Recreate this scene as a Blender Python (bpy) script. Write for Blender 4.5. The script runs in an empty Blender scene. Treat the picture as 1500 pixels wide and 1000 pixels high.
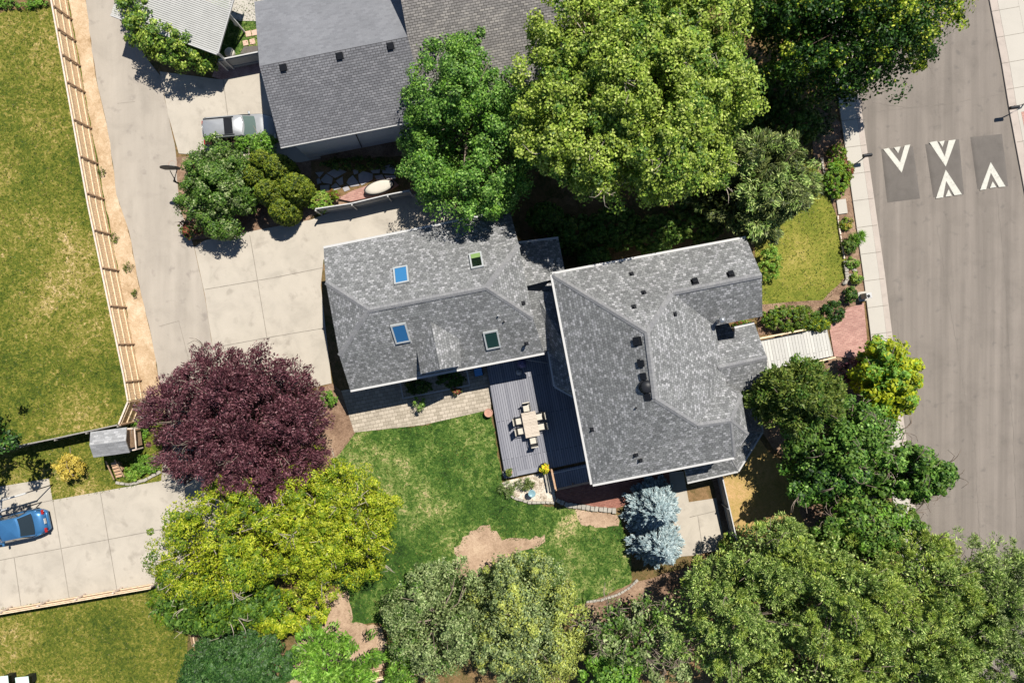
import bpy, bmesh, math, random
import numpy as np
from mathutils import Vector, Matrix
from mathutils.geometry import tessellate_polygon
R = math.radians
H = 45.0                                   # height of the drone above the ground
sc = bpy.context.scene
# ------------------------------------------------------------------ camera
cam = bpy.data.objects.new('camera', bpy.data.cameras.new('camera')); sc.collection.objects.link(cam)
cam.location = (0, 0, H); cam.rotation_euler = (0, 0, 0)
cam.data.sensor_width = 36; cam.data.lens = 24; cam.data.clip_end = 2000
sc.camera = cam
# ------------------------------------------------------------------ world + sun
SUN = Vector((0.31, 0.49, 1.0)).normalized()
world = bpy.data.worlds.new('World'); sc.world = world; world.use_nodes = True
wn = world.node_tree.nodes; wl = world.node_tree.links
sky = wn.new('ShaderNodeTexSky'); sky.sky_type = 'NISHITA'; sky.sun_disc = False
sky.sun_elevation = math.asin(SUN.z); sky.sun_rotation = math.atan2(SUN.x, SUN.y)
sky.altitude = 2500; sky.dust_density = 0.2; sky.ozone_density = 1.5
wn['Background'].inputs['Strength'].default_value = 0.075
wl.new(sky.outputs[0], wn['Background'].inputs[0])
sl = bpy.data.lights.new('sun', 'SUN'); sl.energy = 5.0; sl.angle = R(0.5); sl.color = (1, 0.95, 0.87)
so = bpy.data.objects.new('sun', sl); sc.collection.objects.link(so)
so.rotation_euler = (-SUN).to_track_quat('-Z', 'Y').to_euler(); so.location = (10, 15, 60)
sc.view_settings.view_transform = 'Standard'; sc.view_settings.look = 'None'
sc.view_settings.exposure = 0.36; sc.view_settings.gamma = 1
sc.cycles.max_bounces = 5; sc.cycles.transparent_max_bounces = 4
sc.cycles.diffuse_bounces = 1; sc.cycles.glossy_bounces = 2
# ------------------------------------------------------------------ helpers
C = sc.collection
ROT = R(11.0)                              # the houses are turned this much
EX = Vector((math.cos(ROT), math.sin(ROT), 0)); SO = Vector((math.sin(ROT), -math.cos(ROT), 0))

def W(u, v, z=0.0):
    k = (H - z) / 1000.0
    return Vector(((u - 750) * k, (500 - v) * k, z))

WL = {}
def tag(o, label=None, cat=None, group=None, kind=None):
    if label: o['label'] = label
    if cat: o['category'] = cat
    if group: o['group'] = group
    if kind: o['kind'] = kind
    return o
def thing(name, label, cat, loc=(0, 0, 0), rz=0, group=None):
    o = bpy.data.objects.new(name, None); C.objects.link(o); o.empty_display_size = 0.3
    o.location = loc; o.rotation_euler = (0, 0, rz); WL[o] = Vector(loc)
    return tag(o, label, cat, group)
def copy_thing(o, loc, rz=0, label=None, parent=None):
    c = o.copy(); C.objects.link(c)
    if parent is not None: c.parent = parent
    else:
        c.location = loc; c.rotation_euler = (0, 0, rz); WL[c] = Vector(loc)
        if label: c['label'] = label
    for ch in o.children: copy_thing(ch, None, 0, None, c)
    return c

class MB:
    """collects polygons; uvs are metres along / up each face"""
    def __init__(s, rot=ROT): s.v = []; s.f = []; s.m = []; s.sm = []; s.rot = rot
    def face(s, pts, m=0, smooth=False):
        i = len(s.v); s.v += [Vector(p) for p in pts]; s.f.append(list(range(i, i + len(pts)))); s.m.append(m); s.sm.append(smooth)
    def mesh(s, vs, fs, m=0, smooth=False):
        i = len(s.v); s.v += [Vector(p) for p in vs]
        for f in fs: s.f.append([i + k for k in f]); s.m.append(m); s.sm.append(smooth)
    def box(s, c, size, rz=0, m=0, mat=None):
        hx, hy, hz = size[0] / 2, size[1] / 2, size[2] / 2
        T = mat if mat is not None else Matrix.Translation(Vector(c)) @ Matrix.Rotation(rz, 4, 'Z')
        vs = [T @ Vector((x * hx, y * hy, z * hz)) for x in (-1, 1) for y in (-1, 1) for z in (-1, 1)]
        s.mesh(vs, [(0, 1, 3, 2), (4, 6, 7, 5), (0, 4, 5, 1), (2, 3, 7, 6), (0, 2, 6, 4), (1, 5, 7, 3)], m)
    def beam(s, a, b, w, h, m=0):
        a = Vector(a); b = Vector(b); d = b - a; L = d.length; x = d.normalized()
        up = Vector((0, 0, 1)) if abs(x.z) < 0.98 else Vector((1, 0, 0))
        y = up.cross(x).normalized(); z = x.cross(y)
        T = Matrix((x, y, z)).transposed().to_4x4(); T.translation = (a + b) / 2
        s.box(None, (L, w, h), m=m, mat=T)
    def prism(s, poly, z0, z1, m=0, ms=None, bottom=False):
        n = len(poly); b = [Vector((p[0], p[1], z0)) for p in poly]; t = [Vector((p[0], p[1], z1)) for p in poly]
        s.face(t, m)
        if bottom: s.face(b[::-1], m)
        for i in range(n):
            j = (i + 1) % n; s.face([b[i], b[j], t[j], t[i]], m if ms is None else ms)
    def tube(s, pts, rads, n=6, m=0, cap=True, smooth=True):
        pts = [Vector(p) for p in pts]; i0 = len(s.v); k = len(pts)
        for i, p in enumerate(pts):
            d = (pts[min(i + 1, k - 1)] - pts[max(i - 1, 0)]).normalized()
            a = d.orthogonal().normalized(); b = d.cross(a)
            for j in range(n):
                t = 2 * math.pi * j / n; s.v.append(p + (a * math.cos(t) + b * math.sin(t)) * rads[i])
        for i in range(k - 1):
            for j in range(n):
                q = (j + 1) % n
                s.f.append([i0 + i * n + j, i0 + i * n + q, i0 + (i + 1) * n + q, i0 + (i + 1) * n + j]); s.m.append(m); s.sm.append(smooth)
        if cap:
            s.f.append([i0 + j for j in range(n)][::-1]); s.m.append(m); s.sm.append(False)
            s.f.append([i0 + (k - 1) * n + j for j in range(n)]); s.m.append(m); s.sm.append(False)
    def lathe(s, c, prof, n=20, m=0):
        c = Vector(c); i0 = len(s.v); k = len(prof)
        for r, z in prof:
            for j in range(n):
                t = 2 * math.pi * j / n; s.v.append(c + Vector((r * math.cos(t), r * math.sin(t), z)))
        for i in range(k - 1):
            for j in range(n):
                q = (j + 1) % n
                s.f.append([i0 + i * n + j, i0 + i * n + q, i0 + (i + 1) * n + q, i0 + (i + 1) * n + j]); s.m.append(m); s.sm.append(True)
        s.f.append([i0 + (k - 1) * n + j for j in range(n)]); s.m.append(m); s.sm.append(False)
    def build(s, name, mats, parent=None, local=False, bevel=0):
        if not isinstance(mats, (list, tuple)): mats = [mats]
        if parent is not None: off = Vector((0, 0, 0)) if local else WL[parent]
        else:
            xs = [p.x for p in s.v]; ys = [p.y for p in s.v]; zs = [p.z for p in s.v]
            off = Vector(((min(xs) + max(xs)) / 2, (min(ys) + max(ys)) / 2, min(zs)))
        me = bpy.data.meshes.new(name)
        me.from_pydata([tuple(p - off) for p in s.v], [], s.f)
        for mt in mats: me.materials.append(mt)
        me.polygons.foreach_set('material_index', s.m); me.polygons.foreach_set('use_smooth', s.sm)
        uv = me.uv_layers.new(name='uv').data
        cr, sr = math.cos(s.rot), math.sin(s.rot)
        for p in me.polygons:
            n = p.normal
            if abs(n.z) > 0.995: h = Vector((cr, sr, 0)); t = Vector((-sr, cr, 0))
            else:
                h = Vector((0, 0, 1)).cross(n).normalized(); t = n.cross(h)
            for li in p.loop_indices:
                co = me.vertices[me.loops[li].vertex_index].co + off
                uv[li].uv = (co.dot(h), co.dot(t))
        o = bpy.data.objects.new(name, me); C.objects.link(o)
        if parent is not None: o.parent = parent; WL[o] = WL[parent]
        else: o.location = off; WL[o] = off
        if bevel:
            b = o.modifiers.new('bevel', 'BEVEL'); b.width = bevel; b.segments = 2; b.limit_method = 'ANGLE'
        return o

# ------------------------------------------------------------------ materials
def rgb(h):                                # 0-255 sRGB to linear
    return tuple(((c / 255) / 12.92 if c / 255 <= 0.04045 else ((c / 255 + 0.055) / 1.055) ** 2.4) for c in h) + (1,)
class NT:
    def __init__(s, name):
        s.mat = bpy.data.materials.new(name); s.mat.use_nodes = True
        s.t = s.mat.node_tree; s.n = s.t.nodes; s.b = s.n['Principled BSDF']; s.b.inputs['Specular IOR Level'].default_value = 0.25
    def add(s, t, **k):
        o = s.n.new(t)
        for a, b in k.items(): setattr(o, a, b)
        return o
    def l(s, a, b): s.t.links.new(a, b)
    def coord(s, kind='Object', scale=(1, 1, 1), rot=0):
        tc = s.add('ShaderNodeTexCoord'); mp = s.add('ShaderNodeMapping')
        mp.inputs['Scale'].default_value = scale; mp.inputs['Rotation'].default_value = (0, 0, rot)
        s.l(tc.outputs[kind], mp.inputs[0]); return mp.outputs[0]
    def noise(s, co, scale, detail=4, rough=0.6, dist=0):
        n = s.add('ShaderNodeTexNoise'); n.inputs['Scale'].default_value = scale; n.inputs['Detail'].default_value = detail
        n.inputs['Roughness'].default_value = rough; n.inputs['Distortion'].default_value = dist
        s.l(co, n.inputs['Vector']); return n.outputs[0]
    def ramp(s, fac, stops, interp='LINEAR'):
        r = s.add('ShaderNodeValToRGB'); e = r.color_ramp.elements; r.color_ramp.interpolation = interp
        while len(e) < len(stops): e.new(0.5)
        for i, (p, c) in enumerate(stops):
            e[i].position = p; e[i].color = c if len(c) == 4 else tuple(c) + (1,)
        s.l(fac, r.inputs[0]); return r.outputs[0]
    def mix(s, a, b, fac, mode='MIX'):
        m = s.add('ShaderNodeMix', data_type='RGBA', blend_type=mode)
        for v, i in ((a, 6), (b, 7), (fac, 0)):
            if isinstance(v, (int, float)): m.inputs[i].default_value = v if i == 0 else (v, v, v, 1)
            elif isinstance(v, tuple): m.inputs[i].default_value = v if len(v) == 4 else v + (1,)
            else: s.l(v, m.inputs[i])
        return m.outputs[2]
    def math(s, op, a, b=0.0):
        m = s.add('ShaderNodeMath', operation=op)
        for v, i in ((a, 0), (b, 1)):
            if isinstance(v, (int, float)): m.inputs[i].default_value = v
            else: s.l(v, m.inputs[i])
        return m.outputs[0]
    def out(s, col, rough=0.9, bump=None, bs=0.3, bd=0.02, metal=0):
        if isinstance(col, tuple): s.b.inputs['Base Color'].default_value = col if len(col) == 4 else col + (1,)
        else: s.l(col, s.b.inputs['Base Color'])
        s.b.inputs['Roughness'].default_value = rough; s.b.inputs['Metallic'].default_value = metal
        if bump is not None:
            b = s.add('ShaderNodeBump'); b.inputs['Strength'].default_value = bs; b.inputs['Distance'].default_value = bd
            s.l(bump, b.inputs['Height']); s.l(b.outputs[0], s.b.inputs['Normal'])
        return s.mat
def g(v, t=(1, 1, 1)): return (v * t[0], v * t[1], v * t[2], 1)

def m_plain(name, col, rough=0.7, var=0.15, scale=4, metal=0):
    t = NT(name); co = t.coord(); n = t.noise(co, scale, 5)
    f = t.ramp(n, [(0.3, g(1 - var)), (0.7, g(1 + var * 0.6))])
    return t.out(t.mix(tuple(col[:3]) + (1,), f, 1.0, 'MULTIPLY'), rough, n, 0.1, 0.01, metal)
def m_ground(name, stops, big=0.35, mid=3.0, fine=14.0, wts=(0.4, 0.35, 0.25), bump=0.5, grain=0.35, rough=0.95, seed=0, contrast=2.3):
    t = NT(name); co = t.coord(); 
    a = t.noise(co, big, 4, 0.6, 0.6); b = t.noise(co, mid, 5, 0.65, 1.4); c = t.noise(co, fine, 5, 0.7)
    s1 = t.math('ADD', t.math('MULTIPLY', a, wts[0]), t.math('ADD', t.math('MULTIPLY', b, wts[1]), t.math('MULTIPLY', c, wts[2])))
    s1 = t.math('ADD', t.math('MULTIPLY', t.math('SUBTRACT', s1, 0.5), contrast), 0.5)
    col = t.ramp(s1, stops)
    d = t.noise(co, fine * 2.2, 3, 0.7)
    gr = t.ramp(d, [(0.3, g(1 - grain)), (0.7, g(1 + grain))])
    return t.out(t.mix(col, gr, 1.0, 'MULTIPLY'), rough, c, bump, 0.05)
def m_pave(name, col, stain=0.12, dark=None, scale=0.5, grain=0.06, streak=None, rough=0.85):
    t = NT(name); co = t.coord()
    a = t.noise(co, scale, 6, 0.65, 0.5); f = t.ramp(a, [(0.3, g(1 - stain)), (0.5, g(1)), (0.75, g(1 + stain * 0.5))])
    c = t.mix(tuple(col[:3]) + (1,), f, 1.0, 'MULTIPLY')
    d = t.noise(co, 22, 5, 0.8); c = t.mix(c, t.ramp(d, [(0.3, g(1 - grain)), (0.7, g(1 + grain))]), 1.0, 'MULTIPLY')
    if dark:                                # blotches with a shape of their own
        e = t.noise(co, dark[0], 4, 0.55, 0.2); c = t.mix(c, dark[2], t.ramp(e, [(dark[1], g(0)), (dark[1] + 0.12, g(0.7))]))
    if streak:
        cs = t.coord('Object', (streak[0], streak[1], 1), streak[2]); e = t.noise(cs, 1.0, 4, 0.6)
        c = t.mix(c, t.ramp(e, [(0.3, g(1 - streak[3])), (0.7, g(1 + streak[3]))]), 1.0, 'MULTIPLY')
    return t.out(c, rough, d, 0.15, 0.01)
def m_brick(name, stops, bw, rh, mortar=(0.1, 0.1, 0.1), ms=0.008, rot=0, rough=0.9, bump=0.6, offs=0.5, grain=0.12, patch=0.0, bd=0.02):
    t = NT(name); co = t.coord('UV', (1, 1, 1), rot)
    b = t.add('ShaderNodeTexBrick'); b.inputs['Scale'].default_value = 1.0; b.inputs['Brick Width'].default_value = bw
    b.inputs['Row Height'].default_value = rh; b.inputs['Mortar Size'].default_value = ms; b.inputs['Color1'].default_value = (0, 0, 0, 1)
    b.inputs['Color2'].default_value = (1, 1, 1, 1); b.inputs['Mortar'].default_value = (0.5, 0.5, 0.5, 1); b.offset = offs
    b.inputs['Mortar Smooth'].default_value = 0.3
    t.l(co, b.inputs['Vector'])
    col = t.ramp(b.outputs['Color'], stops)
    col = t.mix(col, tuple(mortar) + (1,), b.outputs['Fac'])
    oc = t.coord(); n = t.noise(oc, 18, 4, 0.7)
    col = t.mix(col, t.ramp(n, [(0.3, g(1 - grain)), (0.7, g(1 + grain))]), 1.0, 'MULTIPLY')
    if patch:
        n2 = t.noise(oc, 0.5, 5, 0.6); col = t.mix(col, t.ramp(n2, [(0.3, g(1 - patch)), (0.7, g(1 + patch))]), 1.0, 'MULTIPLY')
    return t.out(col, rough, t.math('SUBTRACT', 1.0, b.outputs['Fac']), bump, bd)
def m_leaf(name, cols, rough=0.5, trans=0.3, var=0.3):
    cols = [tuple(min(.95, x * 1.45) for x in c_[:3]) + (1,) for c_ in cols]
    t = NT(name); ge = t.add('ShaderNodeNewGeometry')
    k = len(cols); st = [(i / max(1, k - 1), c) for i, c in enumerate(cols)]
    col = t.ramp(ge.outputs['Random Per Island'], st)
    co = t.coord(); n = t.noise(co, 1.5, 4, 0.65); col = t.mix(col, t.ramp(n, [(0.32, g(1 - var * 1.2)), (0.68, g(1 + var))]), 1.0, 'MULTIPLY')
    t.out(col, rough); t.b.inputs['Specular IOR Level'].default_value = 0.3
    tr = t.add('ShaderNodeBsdfTranslucent'); mx = t.add('ShaderNodeMixShader'); mx.inputs[0].default_value = trans
    t.l(t.mix(col, (0.9, 1.05, 0.6, 1), 1.0, 'MULTIPLY'), tr.inputs[0])
    t.l(t.b.outputs[0], mx.inputs[1]); t.l(tr.outputs[0], mx.inputs[2]); t.l(mx.outputs[0], t.n['Material Output'].inputs[0])
    return t.mat
def m_glass(name, col, rough=0.06):
    t = NT(name); t.out(tuple(col) + (1,), rough); t.b.inputs['Specular IOR Level'].default_value = 0.8
    t.b.inputs['Coat Weight'].default_value = 0.6; t.b.inputs['Coat Roughness'].default_value = 0.03; return t.mat
def m_paint(name, col, metal=0.5):
    t = NT(name); co = t.coord(); n = t.noise(co, 3, 3)
    t.out(t.mix(tuple(col) + (1,), t.ramp(n, [(0.3, g(0.93)), (0.7, g(1.04))]), 1.0, 'MULTIPLY'), 0.32, metal=metal)
    t.b.inputs['Coat Weight'].default_value = 0.5; t.b.inputs['Coat Roughness'].default_value = 0.08; return t.mat

K = {}
K['shingle'] = m_brick('shingles_grey', [(0.0, g(0.145, (0.99, 1.01, 1.0))), (0.35, g(0.19, (0.99, 1.01, 1.0))), (0.65, g(0.24, (0.99, 1.01, 0.99))), (0.85, g(0.29, (1, 1, 1.02))), (1.0, g(0.38))],
                       0.19, 0.15, mortar=(0.085, 0.085, 0.09), ms=0.010, bump=0.5, grain=0.24, patch=0.1, offs=0.37)
K['cap'] = m_brick('shingles_cap', [(0, g(0.2, (1, 1, 1.03))), (1, g(0.25))], 0.2, 3.0, mortar=(0.14, 0.14, 0.14), ms=0.004, rough=0.9, grain=0.1)
K['shingle_b'] = m_brick('shingles_brown_grey', [(0, g(0.145, (0.97, 0.98, 1.05))), (0.6, g(0.18, (0.97, 0.98, 1.04))), (1, g(0.215, (0.98, 0.98, 1.03)))], 0.3, 0.14,
                         mortar=(0.055, 0.052, 0.055), ms=0.016, bump=0.6, grain=0.12, patch=0.1)
K['shingle_glare'] = m_brick('shingles_sun_glare', [(0, g(0.165, (0.98, 1, 1.07))), (1, g(0.2, (0.98, 1, 1.06)))], 0.3, 0.14, mortar=(0.19, 0.195, 0.21), ms=0.006, bump=0.25, grain=0.12, patch=0.1)  # paler copy for the neighbour's upper slope, sun glare put into its colour
K['shingle_t'] = m_brick('shingles_tan', [(0, g(0.17, (1.04, 0.98, 0.93))), (0.6, g(0.22, (1.04, 0.98, 0.93))), (1, g(0.28, (1.05, 0.98, 0.9)))], 0.3, 0.14,
                         mortar=(0.06, 0.055, 0.05), ms=0.016, bump=0.6, grain=0.12, patch=0.1)
K['shingle_s'] = m_brick('shingles_shed', [(0, g(0.25)), (0.7, g(0.33)), (1, g(0.42))], 0.3, 0.16, mortar=(0.27, 0.285, 0.3), ms=0.01, bump=0.4, grain=0.15)
K['louvre'] = m_plain('louvre_metal', (0.4, 0.4, 0.38), 0.5, 0.1, 2)
K['white'] = m_plain('white_paint', (0.5, 0.495, 0.48), 0.5, 0.06)
K['siding'] = m_brick('siding_grey', [(0, g(0.5, (0.92, 1, 1.08))), (1, g(0.54, (0.92, 1, 1.08)))], 6, 0.18, mortar=(0.34, 0.37, 0.4), ms=0.01)
K['wood'] = m_brick('wood_planks', [(0, (0.42, 0.26, 0.13, 1)), (1, (0.62, 0.4, 0.22, 1))], 3, 0.14, mortar=(0.2, 0.12, 0.06), ms=0.008, rough=0.8, rot=R(90))
K['wood_new'] = m_plain('wood_cedar', (0.8, 0.63, 0.43), 0.75, 0.3, 5)
K['wood_top'] = m_plain('wood_bleached', (0.7, 0.58, 0.49), 0.75, 0.2, 5)
K['wood_board'] = m_plain('wood_boards', (0.76, 0.54, 0.33), 0.75, 0.35, 9)
K['wood_brown'] = m_plain('wood_brown', (0.45, 0.3, 0.19), 0.8, 0.3, 6)
K['wood_grey'] = m_plain('wood_grey', (0.30, 0.28, 0.25), 0.8, 0.25, 6)
K['greyfence'] = m_plain('grey_fence_paint', (0.30, 0.31, 0.31), 0.7, 0.12, 4)
K['dark'] = m_plain('dark_metal', (0.02, 0.021, 0.025), 0.45, 0.2)
K['black'] = m_plain('black_plastic', (0.012, 0.013, 0.016), 0.4, 0.2)
K['metal'] = m_plain('galvanised_metal', (0.5, 0.51, 0.52), 0.35, 0.1, metal=0.7)
K['lawn_dry'] = m_ground('lawn_dry', [(0.15, rgb((44, 62, 16))), (0.36, rgb((76, 88, 24))), (0.52, rgb((106, 108, 38))), (0.68, rgb((146, 132, 72))), (0.86, rgb((196, 170, 128)))], 0.13, 2.6, 7, wts=(.38,.4,.22), contrast=2.8)
K['lawn_green'] = m_ground('lawn_green', [(0.15, rgb((30, 52, 18))), (0.4, rgb((54, 84, 28))), (0.55, rgb((84, 108, 44))), (0.7, rgb((124, 134, 74))), (0.85, rgb((180, 162, 120)))], 0.25, 1.9, 8, wts=(.4,.36,.24), contrast=3.1)
K['lawn_front'] = m_ground('lawn_front', [(0.2, rgb((78, 92, 28))), (0.45, rgb((112, 118, 42))), (0.62, rgb((140, 134, 60))), (0.85, rgb((178, 160, 98)))], 0.3, 3.0, 12)
K['lawn_straw'] = m_ground('lawn_straw', [(0.2, rgb((128, 118, 60))), (0.5, rgb((168, 142, 88))), (0.8, rgb((196, 158, 116)))], 0.3, 3.0, 12)
K['verge'] = m_ground('verge_straw', [(0.15, rgb((136, 112, 82))), (0.4, rgb((176, 150, 118))), (0.6, rgb((196, 172, 142))), (0.85, rgb((214, 196, 170)))], 0.5, 2.5, 14, grain=0.22)
K['soil'] = m_ground('bare_soil', [(0.3, rgb((146, 122, 100))), (0.5, rgb((172, 146, 122))), (0.75, rgb((192, 168, 142)))], 0.5, 3, 14, grain=0.15)
K['mulch'] = m_ground('mulch', [(0.3, rgb((100, 78, 62))), (0.5, rgb((136, 110, 90))), (0.75, rgb((168, 142, 118)))], 0.5, 5, 22, grain=0.35)
K['pink'] = m_ground('pink_gravel', [(0.3, rgb((150, 112, 104))), (0.5, rgb((188, 150, 138))), (0.75, rgb((210, 178, 164)))], 1, 7, 26, grain=0.3)
K['pebble'] = m_ground('pale_pebbles', [(0.3, rgb((120, 108, 92))), (0.45, rgb((178, 164, 146))), (0.6, rgb((214, 206, 190)))], 1.2, 6, 16, grain=0.4)
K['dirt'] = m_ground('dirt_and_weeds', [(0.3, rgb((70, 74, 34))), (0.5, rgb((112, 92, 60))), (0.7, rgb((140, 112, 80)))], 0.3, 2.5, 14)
K['concrete'] = m_pave('concrete', (0.45, 0.405, 0.338), 0.15, grain=0.08, scale=0.7, dark=(0.9, 0.58, (0.3, 0.265, 0.22, 1)), streak=(.5, .5, 0, .05))
K['walk'] = m_pave('sidewalk_concrete', (0.47, 0.437, 0.38), 0.06, grain=0.03)
K['kerb'] = m_pave('kerb_concrete', (0.44, 0.38, 0.33), 0.14, scale=1.5)
K['alley'] = m_pave('alley_paving', (0.375, 0.333, 0.28), 0.13, grain=0.12, dark=(1.1, 0.6, (0.25, 0.22, 0.19, 1)), streak=(1.0, 0.1, R(-10), 0.1))
K['road'] = m_pave('road_asphalt', (0.205, 0.178, 0.152), 0.14, grain=0.2, scale=0.45, streak=(1.3, 0.04, R(-8), 0.2), dark=(1.6, 0.6, (0.14, 0.125, 0.11, 1)))
K['hump'] = m_pave('speed_cushion_asphalt', (0.135, 0.12, 0.106), 0.14, grain=0.16, scale=1.5)
K['seam'] = m_pave('sealed_crack', (0.2, 0.175, 0.15), 0.2, scale=2)
K['joint'] = m_plain('joint_dirt', (0.27, 0.24, 0.2), 0.9, 0.3, 3)
K['marking'] = m_pave('road_marking', (0.55, 0.535, 0.47), 0.15, grain=0.14, scale=3, dark=(6, 0.6, (0.3, 0.28, 0.24, 1)))
K['paver'] = m_brick('patio_pavers', [(0, (0.34, 0.295, 0.23, 1)), (1, (0.47, 0.41, 0.33, 1))], 0.34, 0.24, mortar=(0.2, 0.165, 0.12), ms=0.012, patch=0.1)
K['brick'] = m_brick('red_brick_paving', [(0, (0.38, 0.2, 0.165, 1)), (1, (0.5, 0.29, 0.235, 1))], 0.26, 0.12, mortar=(0.34, 0.22, 0.18), ms=0.012, patch=0.1)
K['redbrick'] = m_brick('red_brick_terrace', [(0, (0.24, 0.1, 0.075, 1)), (1, (0.33, 0.15, 0.11, 1))], 0.22, 0.11, mortar=(0.2, 0.1, 0.07), ms=0.01, patch=0.1)
K['deck'] = m_brick('deck_boards', [(0, (0.2, 0.203, 0.23, 1)), (1, (0.27, 0.272, 0.3, 1))], 5, 0.15, mortar=(0.04, 0.045, 0.06), ms=0.014, rot=R(90), rough=0.6, bump=0.4, grain=0.08)
K['boardwalk'] = m_brick('boardwalk_planks', [(0, (0.47, 0.46, 0.43, 1)), (1, (0.56, 0.55, 0.51, 1))], 9, 0.2, mortar=(0.22, 0.21, 0.19), ms=0.014, rot=R(90), rough=0.7)
K['stone'] = m_pave('flagstone', (0.36, 0.35, 0.36), 0.25, scale=1.2)
K['stone_l'] = m_pave('pale_stone', (0.37, 0.34, 0.29), 0.25, scale=2)
K['terracotta'] = m_plain('terracotta', (0.48, 0.27, 0.2), 0.8, 0.15)
K['potsoil'] = m_plain('potting_soil', (0.14, 0.07, 0.045), 0.95, 0.5, 12)
K['bark'] = m_plain('bark_grey', (0.24, 0.19, 0.15), 0.9, 0.4, 8)
K['bark_pale'] = m_plain('bark_pale', (0.42, 0.36, 0.28), 0.9, 0.3, 8)
K['bark_dark'] = m_plain('bark_dark', (0.09, 0.06, 0.05), 0.9, 0.4, 8)
K['table'] = m_brick('table_slats', [(0, (0.50, 0.43, 0.35, 1)), (1, (0.60, 0.52, 0.43, 1))], 3, 0.09, mortar=(0.3, 0.25, 0.2), ms=0.006, rot=R(90))
K['cushion'] = m_plain('cream_cushion', (0.56, 0.52, 0.44), 0.85, 0.06)
K['skyblue'] = m_glass('skylight_glass_blue', (0.035, 0.17, 0.36))
K['skyblue2'] = m_glass('skylight_glass_deep_blue', (0.02, 0.11, 0.26))
K['skydark'] = m_glass('skylight_glass_dark', (0.006, 0.012, 0.008))
K['skygreen'] = m_glass('skylight_glass_green', (0.008, 0.03, 0.016))
K['blind'] = m_plain('green_blind', (0.19, 0.3, 0.1), 0.7, 0.1)
K['glass'] = m_glass('window_glass', (0.02, 0.03, 0.035))
K['glass_ws'] = m_glass('windscreen_glass', (0.12, 0.17, 0.155))
# ------------------------------------------------------------------ ground sheets
def rough_poly(pts, amp, seed, step=14):
    step = 7 if amp > 1.9 else step
    rd = random.Random(seed); out = []
    for i in range(len(pts)):
        a = pts[i]; b = pts[(i + 1) % len(pts)]; L = math.hypot(b[0] - a[0], b[1] - a[1]); n = max(1, int(L / step))
        for k in range(n):
            t = k / n; out.append((a[0] + (b[0] - a[0]) * t + rd.uniform(-amp, amp), a[1] + (b[1] - a[1]) * t + rd.uniform(-amp, amp)))
    return out
def crack(l, seed):
    rd = random.Random(seed); out = [l[0]]
    for a, b in zip(l, l[1:]):
        n = max(2, int(math.hypot(b[0] - a[0], b[1] - a[1]) / 5))
        for k in range(1, n + 1): out.append((a[0] + (b[0] - a[0]) * k / n + rd.uniform(-.9, .9), a[1] + (b[1] - a[1]) * k / n + rd.uniform(-.9, .9)))
    return out
def sheet(name, pts, mat, z, rough=0, lines=(), lw=0.045, kind='structure', thick=0, seed=1, linemat='joint'):
    mb = MB()
    if rough: pts = rough_poly(pts, rough, seed)
    P = [W(u, v, 0) for u, v in pts]
    P = [Vector((p.x, p.y, z)) for p in P]
    a = sum(P[i].x * P[(i + 1) % len(P)].y - P[(i + 1) % len(P)].x * P[i].y for i in range(len(P)))
    if a < 0: P.reverse()
    if thick: mb.prism([(p.x, p.y) for p in P], z - thick, z)
    else: mb.face(P)
    for k, l in enumerate(lines):
        if linemat == 'seam': l = crack(l, k)
        for i in range(len(l) - 1):
            q, r = W(*l[i], 0), W(*l[i + 1], 0); d = (r - q).normalized(); s = Vector((-d.y, d.x, 0)) * lw / 2; o = Vector((0, 0, z + 0.004 + 0.0007 * k))
            mb.face([q - s + o, r - s + o, r + s + o, q + s + o], 1)
    o = mb.build(name, [K[mat], K[linemat]])
    return tag(o, kind=kind)

mb = MB(); mb.face([(-300, -300, -0.02), (300, -300, -0.02), (300, 300, -0.02), (-300, 300, -0.02)])
tag(mb.build('ground', K['dirt']), kind='structure')
# lawns
L_LEFT = [(-80, -80), (84, -80), (104, 20), (156, 306), (211, 584), (194, 618), (-80, 668)]
sheet('lawn', L_LEFT, 'lawn_dry', 0.004)
sheet('flower_bed', [(-80, -80), (86, -80), (84, 8), (40, 12), (0, 18), (-80, 20)], 'dirt', 0.010, 2)
L_MID = [(-80, 660), (190, 620), (262, 600), (262, 700), (235, 705), (77, 735), (72, 702), (-80, 722)]
sheet('lawn', L_MID, 'lawn_dry', 0.006, 0)
L_BOT = [(-80, 900), (225, 858), (262, 872), (275, 930), (270, 1080), (-80, 1080)]
sheet('lawn', L_BOT, 'lawn_dry', 0.004, 0)
L_CEN = [(498, 660), (519, 633), (620, 622), (719, 599), (738, 712), (770, 736), (812, 742), (848, 742), (905, 752), (925, 800), (925, 852), (858, 884), (700, 920), (560, 912), (514, 915), (506, 868), (470, 840), (470, 700)]
sheet('lawn', L_CEN, 'lawn_green', 0.006, 2.0, seed=5)
L_FRONT = [(1060, 200), (1190, 235), (1205, 262), (1226, 318), (1240, 380), (1238, 412), (1212, 440), (1110, 452), (1105, 300)]
sheet('lawn', L_FRONT, 'lawn_front', 0.006, 1.5, seed=6)
L_STRAW = [(1058, 690), (1105, 640), (1160, 690), (1180, 780), (1140, 830), (1082, 820)]
sheet('lawn', L_STRAW, 'lawn_straw', 0.006, 2, seed=7)
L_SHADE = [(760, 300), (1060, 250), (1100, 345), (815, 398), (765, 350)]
sheet('lawn', L_SHADE, 'dirt', 0.008, 3, seed=8)  # dark dirt instead of grass, tree shade put into the ground colour
L_TOP = [(880, -60), (1020, -60), (1000, 40), (920, 40)]
sheet('lawn', L_TOP, 'lawn_front', 0.006, 3, seed=9)
L_YARD = [(300, -60), (420, -60), (420, 84), (322, 92)]
sheet('lawn', L_YARD, 'lawn_green', 0.006)
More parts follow.
